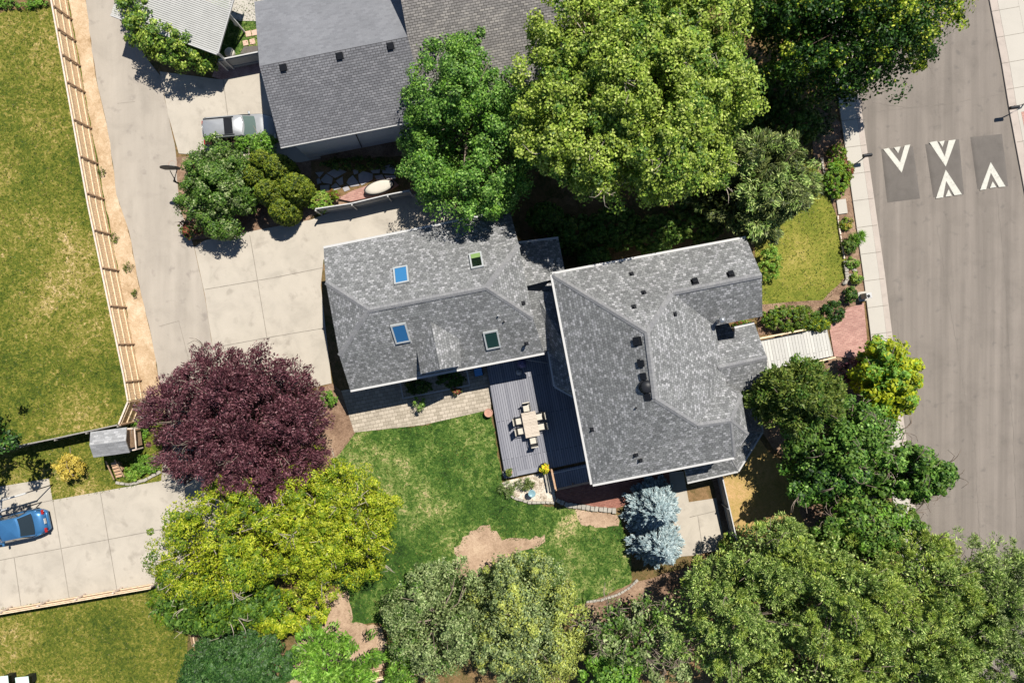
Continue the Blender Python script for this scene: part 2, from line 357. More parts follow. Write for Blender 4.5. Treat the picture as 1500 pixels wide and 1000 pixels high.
# verge, alley and drives
sheet('verge', [(86, -80), (112, -80), (126, 0), (135, 75), (144, 129), (159, 195), (171, 285), (189, 340), (204, 418), (222, 490), (232, 550), (245, 612), (214, 590), (211, 584), (156, 306), (104, 20)], 'verge', 0.007, 1.2, seed=11)
sheet('alley', [(112, -80), (172, -80), (182, 0), (197, 60), (235, 112), (247, 170), (258, 225), (262, 300), (285, 362), (300, 430), (312, 510), (330, 600), (330, 760), (250, 860), (222, 860), (236, 704), (246, 615), (232, 550), (222, 490), (204, 418), (189, 340), (171, 285), (159, 195), (144, 129), (135, 75), (126, 0)], 'alley', 0.012, 0.8, seed=12, lines=[[(172, 152), (198, 149)], [(262, 355), (286, 362)], [(233, 478), (262, 470)], [(262, 470), (285, 560)]], lw=0.03)
sheet('driveway', [(285, 362), (300, 352), (455, 322), (520, 298), (640, 280), (690, 330), (474, 380), (470, 418), (486, 561), (400, 580), (330, 600), (312, 510), (300, 430)], 'concrete', 0.018,
      lines=[[(366, 345), (372, 379), (393, 505), (405, 575)], [(300, 424), (400, 407), (474, 392)], [(313, 509), (400, 493), (478, 480)]])
sheet('driveway', [(234, 105), (324, 117), (378, 108), (440, 100), (470, 232), (440, 238), (262, 225), (247, 170)], 'concrete', 0.018, lines=[[(327, 117), (334, 171), (340, 215)]])
sheet('gravel_strip', [(318, 92), (400, 78), (400, 106), (378, 108), (324, 117), (310, 112)], 'pink', 0.014, 0.8, seed=13)
D_NB = [(-80, 726), (72, 700), (77, 732), (235, 704), (330, 690), (300, 850), (222, 859), (-80, 914)]
sheet('driveway', D_NB, 'concrete', 0.018, lines=[[(78, 733), (102, 877)], [(147, 720), (172, 866)], [(-60, 832), (30, 814), (225, 777), (300, 762)], [(21, 816), (32, 893)], [(-60, 752), (30, 742), (77, 732)]])
# soils and mulch
sheet('soil', [(668, 800), (690, 776), (715, 769), (738, 790), (775, 788), (800, 785), (792, 800), (745, 816), (702, 842), (676, 856), (666, 830)], 'soil', 0.012, 3.5, seed=14)
sheet('soil', [(470, 870), (510, 865), (516, 912), (560, 915), (572, 960), (556, 1010), (420, 1010), (440, 920)], 'soil', 0.010, 2.5, seed=15)
sheet('soil', [(843, 745), (905, 752), (908, 770), (880, 772), (850, 768)], 'soil', 0.012, 2.0, seed=16)
sheet('mulch_bed', [(440, 580), (486, 562), (500, 572), (516, 606), (519, 633), (500, 662), (470, 690), (420, 640)], 'mulch', 0.010, 1.5, seed=17)
sheet('mulch_path', [(855, 884), (890, 872), (930, 852), (1000, 832), (1062, 804), (1085, 822), (1100, 870), (980, 920), (860, 930), (840, 905)], 'mulch', 0.012, 1.5, seed=18)
sheet('mulch_bed', [(1003, 700), (1042, 696), (1050, 732), (1062, 806), (1078, 815), (1060, 700), (1054, 690)], 'mulch', 0.009, 0.5, seed=19)
sheet('mulch_bed', [(1188, 150), (1232, 180), (1250, 240), (1268, 440), (1240, 452), (1214, 478), (1110, 492), (1108, 446), (1205, 440), (1238, 408), (1240, 380), (1226, 318), (1206, 265), (1192, 240)], 'mulch', 0.010, 1.0, seed=20)
sheet('mulch_bed', [(1124, 545), (1222, 522), (1262, 528), (1290, 520), (1340, 760), (1180, 800), (1160, 690), (1105, 620)], 'mulch', 0.004, 1.0, seed=21)
sheet('mulch_bed', [(430, 225), (600, 205), (620, 285), (460, 315), (440, 330), (262, 355), (255, 230)], 'mulch', 0.006, 1.0, seed=22)
# road, pavement
ROADL = [(1230, -80), (1239, 0), (1266, 198), (1279, 288), (1295, 401), (1307, 499), (1326, 640), (1345, 780), (1386, 1080)]
ROADR = [(1434, -80), (1448, 0), (1466, 93), (1478, 166), (1497, 267), (1530, 450), (1560, 640), (1640, 1080)]
sheet('road', ROADL + ROADR[::-1], 'road', 0.012, lines=[[(1283, 164), (1400, 150), (1470, 138)], [(1352, 80), (1372, 120), (1378, 190)], [(1372, 330), (1395, 470), (1428, 660), (1436, 800), (1450, 900)], [(1310, 420), (1318, 520), (1330, 600)], [(1460, 280), (1474, 420), (1484, 640), (1490, 790)], [(1350, 742), (1420, 736), (1500, 728)], [(1278, 150), (1330, 158), (1400, 151)]], lw=0.03, linemat='seam')
def band(pts, a, b): return [(u + a, v) for u, v in pts] + [(u + b, v) for u, v in pts][::-1]
sheet('kerb', band(ROADL, -8.5, 0), 'kerb', 0.10, thick=0.12)
sheet('pavement', band(ROADL, -31.5, -8.7), 'walk', 0.104, thick=0.12,
      lines=[[(1266 - 31 + .136 * d, 198 + d + 4), (1266 - .5 + .136 * d, 198 + d)] for d in range(-180, 560, 39)], lw=0.03)
sheet('kerb', band(ROADR, 0, 11), 'kerb', 0.10, thick=0.12)
sheet('pavement', band(ROADR, 11.2, 41), 'walk', 0.104, thick=0.12, lines=[[(1448 + 1 + .19 * d, d + 4), (1448 + 41 + .19 * d, d - 3)] for d in (-25, 14, 52, 90, 128, 205)], lw=0.03)
sheet('pavement', band(ROADR, 41.3, 160), 'walk', 0.098, thick=0.12)
sheet('parkway', [(1494, 165), (1540, 155), (1600, 420), (1556, 480)], 'brick', 0.108)

def hump(c4, marks):
    P = [W(u, v, 0) for u, v in c4]; cen = sum(P, Vector()) / 4
    lab = {0: 'leftmost dark asphalt speed cushion with one downward arrow mark', 1: 'middle dark asphalt speed cushion with two arrow marks tip to tip', 2: 'rightmost dark asphalt speed cushion with one upward arrow mark'}[hump.k]; hump.k += 1
    t = thing('speed_cushion', lab, 'speed bump', (cen.x, cen.y, 0.012), 0, 'speed cushions across the street')
    mb = MB(); n = 24; vs = []
    for i in range(n + 1):
        for j in range(n + 1):
            a, b = i / n, j / n
            p = (P[0] * (1 - a) + P[1] * a) * (1 - b) + (P[3] * (1 - a) + P[2] * a) * b
            e = min(1, min(a, 1 - a) * 10); f = min(1, min(b, 1 - b) * 8)
            z = 0.013 + 0.05 * (1 - (1 - e) ** 2) * (1 - (1 - f) ** 2)
            vs.append(Vector((p.x, p.y, z)))
    mb.mesh(vs, [(i * (n + 1) + j, i * (n + 1) + j + 1, (i + 1) * (n + 1) + j + 1, (i + 1) * (n + 1) + j) for i in range(n) for j in range(n)], 0, True)
    mb.build('asphalt_pad', K['hump'], t)
    for mk in marks:
        m2 = MB()
        Q = []
        for u, v in mk:
            p = W(u, v, 0.0)
            Q.append(p)
        a = sum(Q[i].x * Q[(i + 1) % len(Q)].y - Q[(i + 1) % len(Q)].x * Q[i].y for i in range(len(Q)))
        if a < 0: Q.reverse()
        m2.face([Vector((q.x, q.y, 0.069)) for q in Q]); m2.face([Vector((q.x, q.y, 0.064)) for q in Q][::-1])
        for i in range(len(Q)):
            j = (i + 1) % len(Q); m2.face([Vector((Q[i].x, Q[i].y, .098)), Vector((Q[j].x, Q[j].y, .098)), Vector((Q[j].x, Q[j].y, .104)), Vector((Q[i].x, Q[i].y, .104))])
        m2.build('arrow_marking', K['marking'], t)
hump.k = 0
def c4(l): return [(1100 + x * .3, y * .3) for x, y in l]
hump([(1290.5, 219), (1337, 214.5), (1347.5, 291), (1299.5, 297)],
     [[(1293, 219), (1301, 217.2), (1317.5, 238), (1324.5, 213.5), (1332.5, 212.2), (1320, 253.5)], [(1308.5, 216.5), (1318.5, 215), (1314.8, 225)]])
hump([(1355, 211.5), (1404.5, 204), (1412, 285), (1367, 289.5)],
     [c4([(868, 697), (905, 690), (943, 765), (962, 688), (997, 683), (948, 815)]), c4([(915, 693), (943, 688), (933, 720)]),
      c4([(948, 830), (1027, 950), (990, 955), (950, 885), (935, 965), (900, 970)]), c4([(962, 925), (978, 957), (946, 962)])])
hump([(1421, 201), (1467.5, 196.5), (1476.5, 273), (1431.5, 277.5)],
     [c4([(1167, 793), (1240, 912), (1207, 915), (1168, 845), (1145, 925), (1115, 930)]), c4([(1177, 887), (1195, 915), (1163, 920)])])

# paths and terraces
sheet('patio', [(512, 570), (590, 545), (720, 525), (719, 599), (690, 606), (620, 622), (519, 633), (500, 572)], 'paver', 0.03, thick=0.05)
sheet('brick_path', [(1214, 478), (1241, 451), (1265, 443.5), (1270, 502), (1263.5, 526), (1221.5, 521.5)], 'brick', 0.05, thick=0.06)
sheet('brick_terrace', [(812, 705), (868, 700), (990, 690), (985, 720), (915, 740), (900, 745), (848, 740), (815, 731)], 'redbrick', 0.02)
sheet('path', [(980, 690), (1001, 690), (1009, 735), (1049, 729), (1052, 746), (1063, 803), (1014, 813), (990, 815)], 'concrete', 0.03, thick=0.04, lines=[[(1010, 757), (1052, 747)], [(1022, 755), (1030, 810)]])
sheet('gravel_garden', [(734, 706), (806, 690), (814, 730), (812, 738), (772, 735), (744, 722)], 'pebble', 0.014, 1.0, seed=23)
sheet('patio', [(334, -60), (420, -60), (420, 32), (377, 31.5), (350, 31), (336, 26)], 'walk', 0.03, thick=0.04)
sheet('stone_bed', [(455, 235), (600, 228), (610, 275), (520, 290), (455, 282)], 'dirt', 0.012, 1, seed=24)
K['wood_step'] = m_plain('wood_step', (0.5, 0.32, 0.2), .8, .3, 6)
K['violet'] = m_plain('violet_canvas', (0.2, 0.18, 0.32), .9, .3)
K['lid_reflection'] = m_plain('lid_sky_reflection', (0.1, 0.3, 0.6), .4, .05)  # reflected sky put into the lid as a plain blue
K['glaze'] = m_plain('blue_glaze', (0.22, 0.36, 0.4), .25, .1)
K['red_paint'] = m_plain('red_paint', (0.4, 0.04, 0.03), .4, .05)
K['pinkstone'] = m_plain('pink_stone', (0.62, 0.42, 0.32), .8, .1)
K['deckpale'] = m_plain('deck_border', (0.24, 0.245, 0.275), .6, .1)
# ------------------------------------------------------------------ foliage
def unit(a): return a / np.maximum(1e-9, np.linalg.norm(a, axis=1))[:, None]
def rdirs(rs, n, zmin=-1.0):
    z = rs.uniform(zmin, 1, n); t = rs.uniform(0, 2 * np.pi, n); r = np.sqrt(1 - z * z)
    return np.stack([r * np.cos(t), r * np.sin(t), z], 1)
def vnoise(x, y, seed, f):
    rs = np.random.RandomState(seed); G = rs.rand(64, 64); x = x * f + 1000.3; y = y * f + 1000.7
    i = np.floor(x).astype(int); j = np.floor(y).astype(int); a = x - i; b = y - j; a = a * a * (3 - 2 * a); b = b * b * (3 - 2 * b)
    return (G[i % 64, j % 64] * (1 - a) + G[(i + 1) % 64, j % 64] * a) * (1 - b) + (G[i % 64, (j + 1) % 64] * (1 - a) + G[(i + 1) % 64, (j + 1) % 64] * a) * b
def cards(name, pos, ax, nor, L, Wd, matidx, mats, parent, fold=0.0):
    n = len(pos); ax = unit(ax); side = unit(np.cross(nor, ax)); up = unit(np.cross(ax, side))
    L = L[:, None]; Wd = Wd[:, None]
    v = np.empty((n, 4, 3))
    v[:, 0] = pos - ax * L * .5; v[:, 1] = pos + side * Wd * .5 - ax * L * .05 + up * Wd * fold
    v[:, 2] = pos + ax * L * .5; v[:, 3] = pos - side * Wd * .5 - ax * L * .05 + up * Wd * fold
    off = WL[parent] if parent is not None else Vector((pos[:, 0].mean(), pos[:, 1].mean(), 0))
    v = (v - np.array(off)).reshape(-1, 3)
    me = bpy.data.meshes.new(name); me.vertices.add(n * 4); me.loops.add(n * 4); me.polygons.add(n)
    me.vertices.foreach_set('co', v.astype(np.float32).ravel())
    me.loops.foreach_set('vertex_index', np.arange(n * 4, dtype=np.int32))
    me.polygons.foreach_set('loop_start', np.arange(0, n * 4, 4, dtype=np.int32))
    me.polygons.foreach_set('loop_total', np.full(n, 4, dtype=np.int32))
    me.polygons.foreach_set('material_index', matidx.astype(np.int32))
    for m in mats: me.materials.append(m)
    me.update(); me.validate()
    o = bpy.data.objects.new(name, me); C.objects.link(o)
    if parent is not None: o.parent = parent; WL[o] = WL[parent]
    else: o.location = off
    return o

def crown(parent, blobs, mats, seed, ncl=300, per=60, cr=0.5, ll=0.24, lw=0.15, zmin=-0.35, inner=0.2, flat=0.7, up=0.5, jit=0.5,
          mode='leaf', mprob=None, name='crown', lump=0.12, mdir=None, lvar=0.35, sp=0.0, fill=0.0, hole=0.0, holef=0.75):
    """blobs: (x,y,z,rx,ry,rz) ellipsoids. clumps sit on their skins, leaves sit on the clumps"""
    rs = np.random.RandomState(seed); B = np.array(blobs, float)
    wt = (B[:, 3] * B[:, 4] + B[:, 3] * B[:, 5] + B[:, 4] * B[:, 5]); wt /= wt.sum()
    bi = rs.choice(len(B), ncl, p=wt); d = rdirs(rs, ncl, zmin)
    rad = rs.uniform(1 - lump, 1.0 + lump * .3, ncl); ins = rs.rand(ncl) < inner; rad[ins] = rs.uniform(0.35, 0.85, ins.sum())
    c = B[bi, :3] + d * B[bi, 3:6] * rad[:, None]
    # throw away clumps that lie deep inside another blob
    deep = np.zeros(ncl, bool)
    for b in B: deep |= (((c - b[:3]) / b[3:6]) ** 2).sum(1) < 0.42
    deep &= rs.rand(ncl) < 0.8; c = c[~deep]; d = d[~deep]; ncl = len(c)
    if hole > 0:                            # gaps between the boughs, open to the shade below
        nz = vnoise(c[:, 0], c[:, 1], seed, holef) * .65 + vnoise(c[:, 0], c[:, 1], seed + 7, holef * 2.1) * .35
        low = c[:, 2] < B[bi[~deep], 2] if False else c[:, 2] < B[:, 2].mean() - .3 * B[0, 5]
        m = (nz > hole) | (low & (rs.rand(ncl) < .5)); c = c[m]; d = d[m]; ncl = len(c)
    crs = cr * rs.uniform(0.65, 1.3, ncl)
    spr = rs.rand(ncl) < .13; c[spr] += d[spr] * (rs.uniform(.1, .75, spr.sum()) * cr)[:, None] * np.array([1, 1, .5]); crs[spr] *= .6   # stray sprigs
    if sp > 0:                              # boughs keep their distance so that gaps stay open
        keep = []; kc = np.zeros((0, 3))
        for i in range(ncl):
            if len(kc) == 0 or (((kc - c[i]) ** 2).sum(1).min() > (sp * crs[i]) ** 2): keep.append(i); kc = c[keep]
        c = c[keep]; d = d[keep]; crs = crs[keep]; ncl = len(c)
    cm = rs.choice(len(mats), ncl, p=mprob) if len(mats) > 1 else np.zeros(ncl, int)
    if mdir is not None:                    # another leaf colour towards one side of the crown
        cen = B[:, :3].mean(0); k = ((c - cen) @ np.array(mdir[0])) + rs.normal(0, mdir[1], ncl); cm[k > mdir[2]] = mdir[3]
    idx = np.repeat(np.arange(ncl), per); n = len(idx)
    dd = rdirs(rs, n, -0.45); rr = rs.uniform(0.45, 1.05, n)
    pos = c[idx] + dd * (crs[idx] * rr)[:, None] * np.array([1, 1, flat])
    rnd = rdirs(rs, n); bt = rs.uniform(-.35, .35, ncl)[idx][:, None] * rs.randn(1, 3)
    if mode == 'leaf':
        nor = unit(dd * 0.8 + np.array([0, 0, 1]) * up + rnd * jit + d[idx] * 0.3 + bt)
        ax = unit(np.cross(nor, rdirs(rs, n)))
    elif mode == 'needle':                  # long axes radiate from the clump's middle
        ax = unit(dd + d[idx] * 0.5 + rnd * 0.25); nor = unit(np.cross(ax, rdirs(rs, n)) * .7 + np.array([0, 0, .9]))
    elif mode == 'spray':                   # long axes stream outward
        ax = unit(d[idx] * np.array([1, 1, .3]) + rnd * 0.55); nor = unit(rnd * jit + np.array([0, 0, 1]) * up + dd * .5)
    L = ll * rs.uniform(1 - lvar, 1 + lvar, n); Wd = lw * rs.uniform(0.7, 1.3, n); mi = cm[idx]; sw = rs.rand(n) < .3; mi = np.where(sw, cm[rs.randint(0, ncl, n)], mi)
    if fill > 0:                            # sparse leaves through the inside of the crown
        m = int(n * fill); b2 = rs.choice(len(B), m, p=wt); q = B[b2, :3] + rdirs(rs, m) * B[b2, 3:6] * (rs.rand(m) ** .4 * .85)[:, None]; q[:, 2] -= B[0, 5] * .35; q[:, 2] = np.maximum(q[:, 2], .3)
        pos = np.concatenate([pos, q]); nr = rdirs(rs, m, 0); nor = np.concatenate([nor, nr]); ax = np.concatenate([ax, unit(np.cross(nr, rdirs(rs, m)))])
        L = np.concatenate([L, np.full(m, ll * 1.3)]); Wd = np.concatenate([Wd, np.full(m, max(lw, .5 * ll) * 1.3)]); mi = np.concatenate([mi, np.zeros(m, int)])
    cards(name, pos, ax, nor, L, Wd, mi, mats, parent, 0.12)
    return c, crs

def limbs(parent, base, cen, centers, mat, seed, r0, n=18, thin=0.02, over=0.0, twigs=0):
    rd = random.Random(seed); mb = MB(); base = Vector(base); cen = Vector(cen)
    fork = base.lerp(cen, 0.45)
    mb.tube([base, base.lerp(fork, .5) + Vector((rd.uniform(-.1, .1), rd.uniform(-.1, .1), 0)), fork, cen], [r0 * 1.25, r0, r0 * .85, r0 * .4], 8)
    idx = list(range(len(centers))); rd.shuffle(idx)
    for i in idx[:n]:
        e = Vector(centers[i]); e = e + (e - cen).normalized() * over
        s = fork.lerp(cen, rd.uniform(0.1, 0.9)); m = s.lerp(e, .5) + Vector((rd.uniform(-.3, .3), rd.uniform(-.3, .3), rd.uniform(.1, .5)))
        mb.tube([s, s.lerp(m, .5) + Vector((0, 0, .1)), m, e], [r0 * .38, r0 * .3, r0 * .2, thin], 5)
        if rd.random() < .8:
            q = e + Vector((rd.uniform(-1, 1), rd.uniform(-1, 1), rd.uniform(0, .4))); mb.tube([m, m.lerp(q, .6), q], [r0 * .15, thin * 1.2, thin * .7], 4)
    for _ in range(twigs):                  # thin bare twigs arching over the leaves
        i = rd.choice(idx[:n])
        e = Vector(centers[i]); o = (e - cen).normalized(); tg = Vector((rd.uniform(-1, 1), rd.uniform(-1, 1), 0)); tg = (tg - o * tg.dot(o)).normalized()
        a = e + o * over; Lt = rd.uniform(.5, 1.1)
        for q in range(rd.choice((1, 2, 2))):
            t = (tg + Vector((rd.uniform(-.7, .7), rd.uniform(-.7, .7), .1))).normalized(); m = a + t * Lt * .5 + o * rd.uniform(.5, .7); f = a + t * Lt + o * rd.uniform(.3, .6)
            mb.tube([a, a.lerp(m, .5) + o * .15, m, f], [.028, .024, .018, .01], 4)
    return mb.build('trunk', mat, parent)

def blobs_for(u, v, rx, ry, zc, rz, k, seed, spread=0.55, small=0.5):
    rd = random.Random(seed); c = W(u, v, zc); s = (H - zc) / 1000; RX, RY = rx * s, ry * s
    out = [(c.x, c.y, c.z, RX * .6, RY * .6, rz)]; k = int(k * 1.6)
    for i in range(k):                      # uneven boughs: long ones, short ones, gaps between
        a = 2 * math.pi * (i + rd.uniform(-.45, .45)) / k; q = small * rd.uniform(.45, .95); e = (1.04 - q) * rd.uniform(.78, 1.0)
        out.append((c.x + math.cos(a) * RX * e, c.y + math.sin(a) * RY * e, c.z + rd.uniform(-.45, .3) * rz, RX * q, RY * q, rz * rd.uniform(.4, .75)))
    for i in range(k // 2):
        a = rd.uniform(0, 6.28); e = rd.uniform(.1, .5); q = small * rd.uniform(.4, .8)
        out.append((c.x + math.cos(a) * RX * e, c.y + math.sin(a) * RY * e, c.z + rz * rd.uniform(.3, .6), RX * q, RY * q, rz * .55))
    return out
def tree(name, label, cat, u, v, rx, ry, zc, rz, mats, seed, k=6, bark='bark', r0=.16, nl=18, group=None, bl=None, spread=.55, small=.5, over=0.0, twigs=0, **kw):
    c = W(u, v, zc); t = thing(name, label, cat, (c.x, c.y, 0), 0, group)
    bl = bl or blobs_for(u, v, rx, ry, zc, rz, k, seed, spread, small)
    cs, crs = crown(t, bl, [LF[m] for m in mats], seed, **kw)
    if nl: limbs(t, (c.x, c.y, 0), (c.x, c.y, zc), cs, K[bark], seed, r0, nl, over=over, twigs=twigs)
    return t
def c3(*a): return [rgb(x) for x in a]
LF = {
 'maple': m_leaf('leaf_maple', c3((42, 76, 26), (64, 102, 34), (92, 128, 48), (134, 164, 84))),
 'lime': m_leaf('leaf_lime', c3((76, 96, 28), (108, 128, 38), (138, 156, 58), (174, 184, 100))),
 'lime2': m_leaf('leaf_lime_darker', c3((50, 82, 26), (80, 110, 36), (112, 138, 54))),
 'deep': m_leaf('leaf_deep_green', c3((14, 36, 12), (26, 54, 18), (46, 78, 24), (72, 104, 34)), trans=.25),
 'tips': m_leaf('leaf_bright_tips', c3((96, 128, 30), (146, 162, 44), (184, 186, 78))),
 'dusky': m_leaf('leaf_dusky', c3((40, 52, 22), (64, 76, 34), (106, 112, 60)), trans=.2),
 'plum': m_leaf('leaf_plum', c3((46, 23, 29), (70, 38, 46), (96, 58, 66), (132, 94, 98)), trans=.2, rough=.45),
 'locust': m_leaf('leaf_golden', c3((92, 112, 18), (122, 138, 24), (150, 156, 36), (176, 176, 62))),
 'locust_g': m_leaf('leaf_golden_green', c3((64, 92, 18), (92, 116, 24), (126, 140, 34))),
 'green': m_leaf('leaf_green', c3((44, 74, 24), (70, 100, 34), (102, 128, 52))),
 'bright': m_leaf('leaf_bright', c3((66, 104, 26), (94, 134, 40), (134, 166, 72))),
 'sage': m_leaf('leaf_sage', c3((60, 78, 40), (90, 106, 60), (122, 136, 86), (152, 162, 112)), trans=.25),
 'sage_y': m_leaf('leaf_sage_yellow', c3((102, 114, 44), (140, 148, 66), (166, 170, 92)), trans=.25),
 'spruce': m_leaf('needle_blue', c3((88, 106, 112), (124, 142, 146), (166, 178, 178)), trans=.08, var=.12),
 'pine': m_leaf('needle_pine', c3((54, 78, 32), (92, 118, 50), (130, 152, 76), (184, 196, 124)), trans=.2),
 'pine_y': m_leaf('needle_pine_yellow', c3((84, 106, 36), (124, 144, 54), (170, 178, 92)), trans=.2),
 'yew': m_leaf('needle_yew', c3((24, 48, 18), (40, 70, 26), (70, 98, 46)), trans=.15),
 'arbor': m_leaf('leaf_arborvitae', c3((60, 80, 18), (94, 110, 26), (136, 142, 46)), trans=.2),
 'arbor_d': m_leaf('leaf_arborvitae_dark', c3((18, 36, 10), (36, 56, 14), (60, 78, 22)), trans=.2),
 'gold': m_leaf('leaf_gold_shrub', c3((150, 130, 44), (176, 154, 62), (196, 178, 94))),
 'red': m_leaf('leaf_red_brown', c3((70, 34, 26), (112, 56, 40), (140, 84, 60)), trans=.2),
 'olive': m_leaf('leaf_olive', c3((50, 66, 24), (78, 94, 34), (116, 126, 56)), trans=.25),
 'yellow': m_leaf('leaf_yellow_street', c3((104, 120, 16), (134, 144, 22), (164, 166, 40))),
 'grass': m_leaf('blade_green', c3((32, 56, 18), (54, 80, 26), (94, 114, 50)), trans=.15, var=.4),
 'grass_d': m_leaf('blade_dry', c3((52, 62, 20), (84, 86, 34), (138, 126, 76)), trans=.15, var=.4),
 'flower': m_leaf('petal_yellow', c3((220, 200, 30), (230, 220, 60), (190, 60, 30))),
}
# plants in beds (small): uses low crowns
def plant(name, label, cat, u, v, rx, ry, h, mats, seed, n=40, per=28, ll=.12, lw=.06, mode='leaf', group=None, mprob=None, z0=0):
    zc = z0 + h * .5; c = W(u, v, zc); s = (H - zc) / 1000
    t = thing(name, label, cat, (c.x, c.y, z0), 0, group)
    crown(t, [(c.x, c.y, zc, rx * s * .85, ry * s * .85, h * .5)], [LF[m] for m in mats], seed, ncl=n, per=per, cr=.14, ll=ll, lw=lw, mode=mode, mprob=mprob, lump=.3, name='foliage')
    mb = MB(); rd = random.Random(seed)
    for i in range(5):
        mb.tube([(c.x + rd.uniform(-.04, .04), c.y + rd.uniform(-.04, .04), z0), (c.x + rd.uniform(-.5, .5) * rx * s, c.y + rd.uniform(-.5, .5) * ry * s, z0 + h * .7)], [.015, .006], 4)
    mb.build('stem', K['bark'], t); return t
# ------------------------------------------------------------------ fences
def fence(label, tops, h, mats, posts_v=None, post_step=2.4, rail_side=1, rails=(0.25, 0.95, 1.6), name='wood_fence', board=0.14, gap=0.008, cap=None, post=0.09, ends=(True, True)):
    """tops: picture points of the fence's upper edge; rail_side +1 = left of travel"""
    P = []
    for u, v in tops:
        q = W(u, v, h); P.append(Vector((q.x, q.y, 0)))
    cen = sum(P, Vector()) / len(P); t = thing(name, label, 'fence', cen)
    mbb = MB(); mrs = [MB() for _ in rails]; rd = random.Random(len(label)); posts = []
    for i in range(len(P) - 1):
        a, b = P[i], P[i + 1]; d = b - a; L = d.length; d.normalize(); s = Vector((-d.y, d.x, 0)) * rail_side; rz = math.atan2(d.y, d.x)
        n = max(1, int(L / (board + gap)))
        for k in range(n):
            c = a + d * ((k + .5) * L / n); hh = h + rd.uniform(-.012, .006)
            mbb.box(c + Vector((0, 0, hh / 2)), (L / n - gap, .02, hh), rz, 0)
        for j, z in enumerate(rails):
            mrs[j].beam(a + s * .035 + Vector((0, 0, z)), b + s * .035 + Vector((0, 0, z)), .045, .09)
        if cap: mbb.beam(a + Vector((0, 0, h + .02)), b + Vector((0, 0, h + .02)), cap, .035, 1)
        if posts_v is None:
            m = max(1, round(L / post_step))
            posts += [(a + d * (L * k / m), s, rz) for k in range(m + (1 if i == len(P) - 2 and ends[1] else 0))]
        else:
            va, vb = tops[i][1], tops[i + 1][1]
            for pv in posts_v:
                f = (pv - va) / (vb - va)
                if 0 <= f < 1 or (i == len(P) - 2 and abs(f - 1) < .01): posts.append((a + d * L * f, s, rz))
    mbb.build('board_panel', [K[mats[0]], K[mats[3] if len(mats) > 3 else mats[1]]], t)
    for m in mrs: m.build('rail', K[mats[1]], t)
    for p, s, rz in posts:
        m = MB(); m.box(p + s * (.06 + post / 2) + Vector((0, 0, (h + .03) / 2)), (post, post, h + .03), rz); m.build('post', K[mats[2]], t)
    return t
fence('long cedar fence with rails and posts beside the straw verge', [(61, -75), (75, 0), (129, 300), (181, 550), (187.5, 587)], 1.83, ('wood_board', 'wood_new', 'wood_brown', 'wood_top'),
      posts_v=[-25, 9, 42, 80, 120, 175, 229, 283, 337, 392, 448, 504, 559], rail_side=1, cap=.09, post=.075, rails=(.3, .95, 1.6))
fence('short angled cedar fence section at the end of the straw verge', [(187.5, 588), (174, 621)], 1.83, ('wood_board', 'wood_new', 'wood_brown', 'wood_top'), rail_side=1, cap=.1, post_step=3)
fence('grey weathered fence shading the strip below the dry lawn', [(-70, 672), (80, 642), (172, 622)], 1.5, ('wood_grey', 'wood_grey', 'wood_grey'), rail_side=-1, rails=(.3, 1.3), cap=.08)
fence('low brown fence along the lower edge of the concrete driveway', [(-70, 913), (0, 899), (221, 861)], 1.1, ('wood_brown', 'wood_new', 'wood_top'), rail_side=1, rails=(.3, .85), cap=.06)
fence('short brown fence piece beside the dark evergreen', [(276, 915), (281, 945)], 1.3, ('wood_brown', 'wood_new', 'wood_top'), rail_side=1, rails=(.3, 1.0), post_step=1.2)
fence('brown fence at the bottom edge under the bright green tree', [(535, 998), (572, 991), (640, 984)], 1.5, ('wood_brown', 'wood_new', 'wood_top'), rail_side=1, rails=(.3, 1.3), cap=.08)
fence('white topped grey panel fence above the garage driveway', [(462, 306), (515, 298), (567.6, 285.4), (600, 279)], 1.5, ('greyfence', 'greyfence', 'white', 'white'), rail_side=-1, rails=(.3, 1.35), board=.2, cap=.07, name='panel_fence', post=.08, post_step=2.5)
fence('grey panel fence between the louvred roof and the neighbour house', [(320, 88), (380, 76)], 1.5, ('greyfence', 'greyfence', 'white', 'white'), rail_side=-1, rails=(.3, 1.35), board=.2, cap=.08, name='panel_fence', post=.08)
fence('grey fence with pale cap beside the concrete path and straw lawn', [(1057.5, 696), (1068.7, 744.4), (1078, 785), (1086, 822), (1094, 860)], 1.35, ('greyfence', 'greyfence', 'greyfence', 'white'), rail_side=-1, rails=(.3, 1.2), board=.2, cap=.07, name='panel_fence', post=.07)

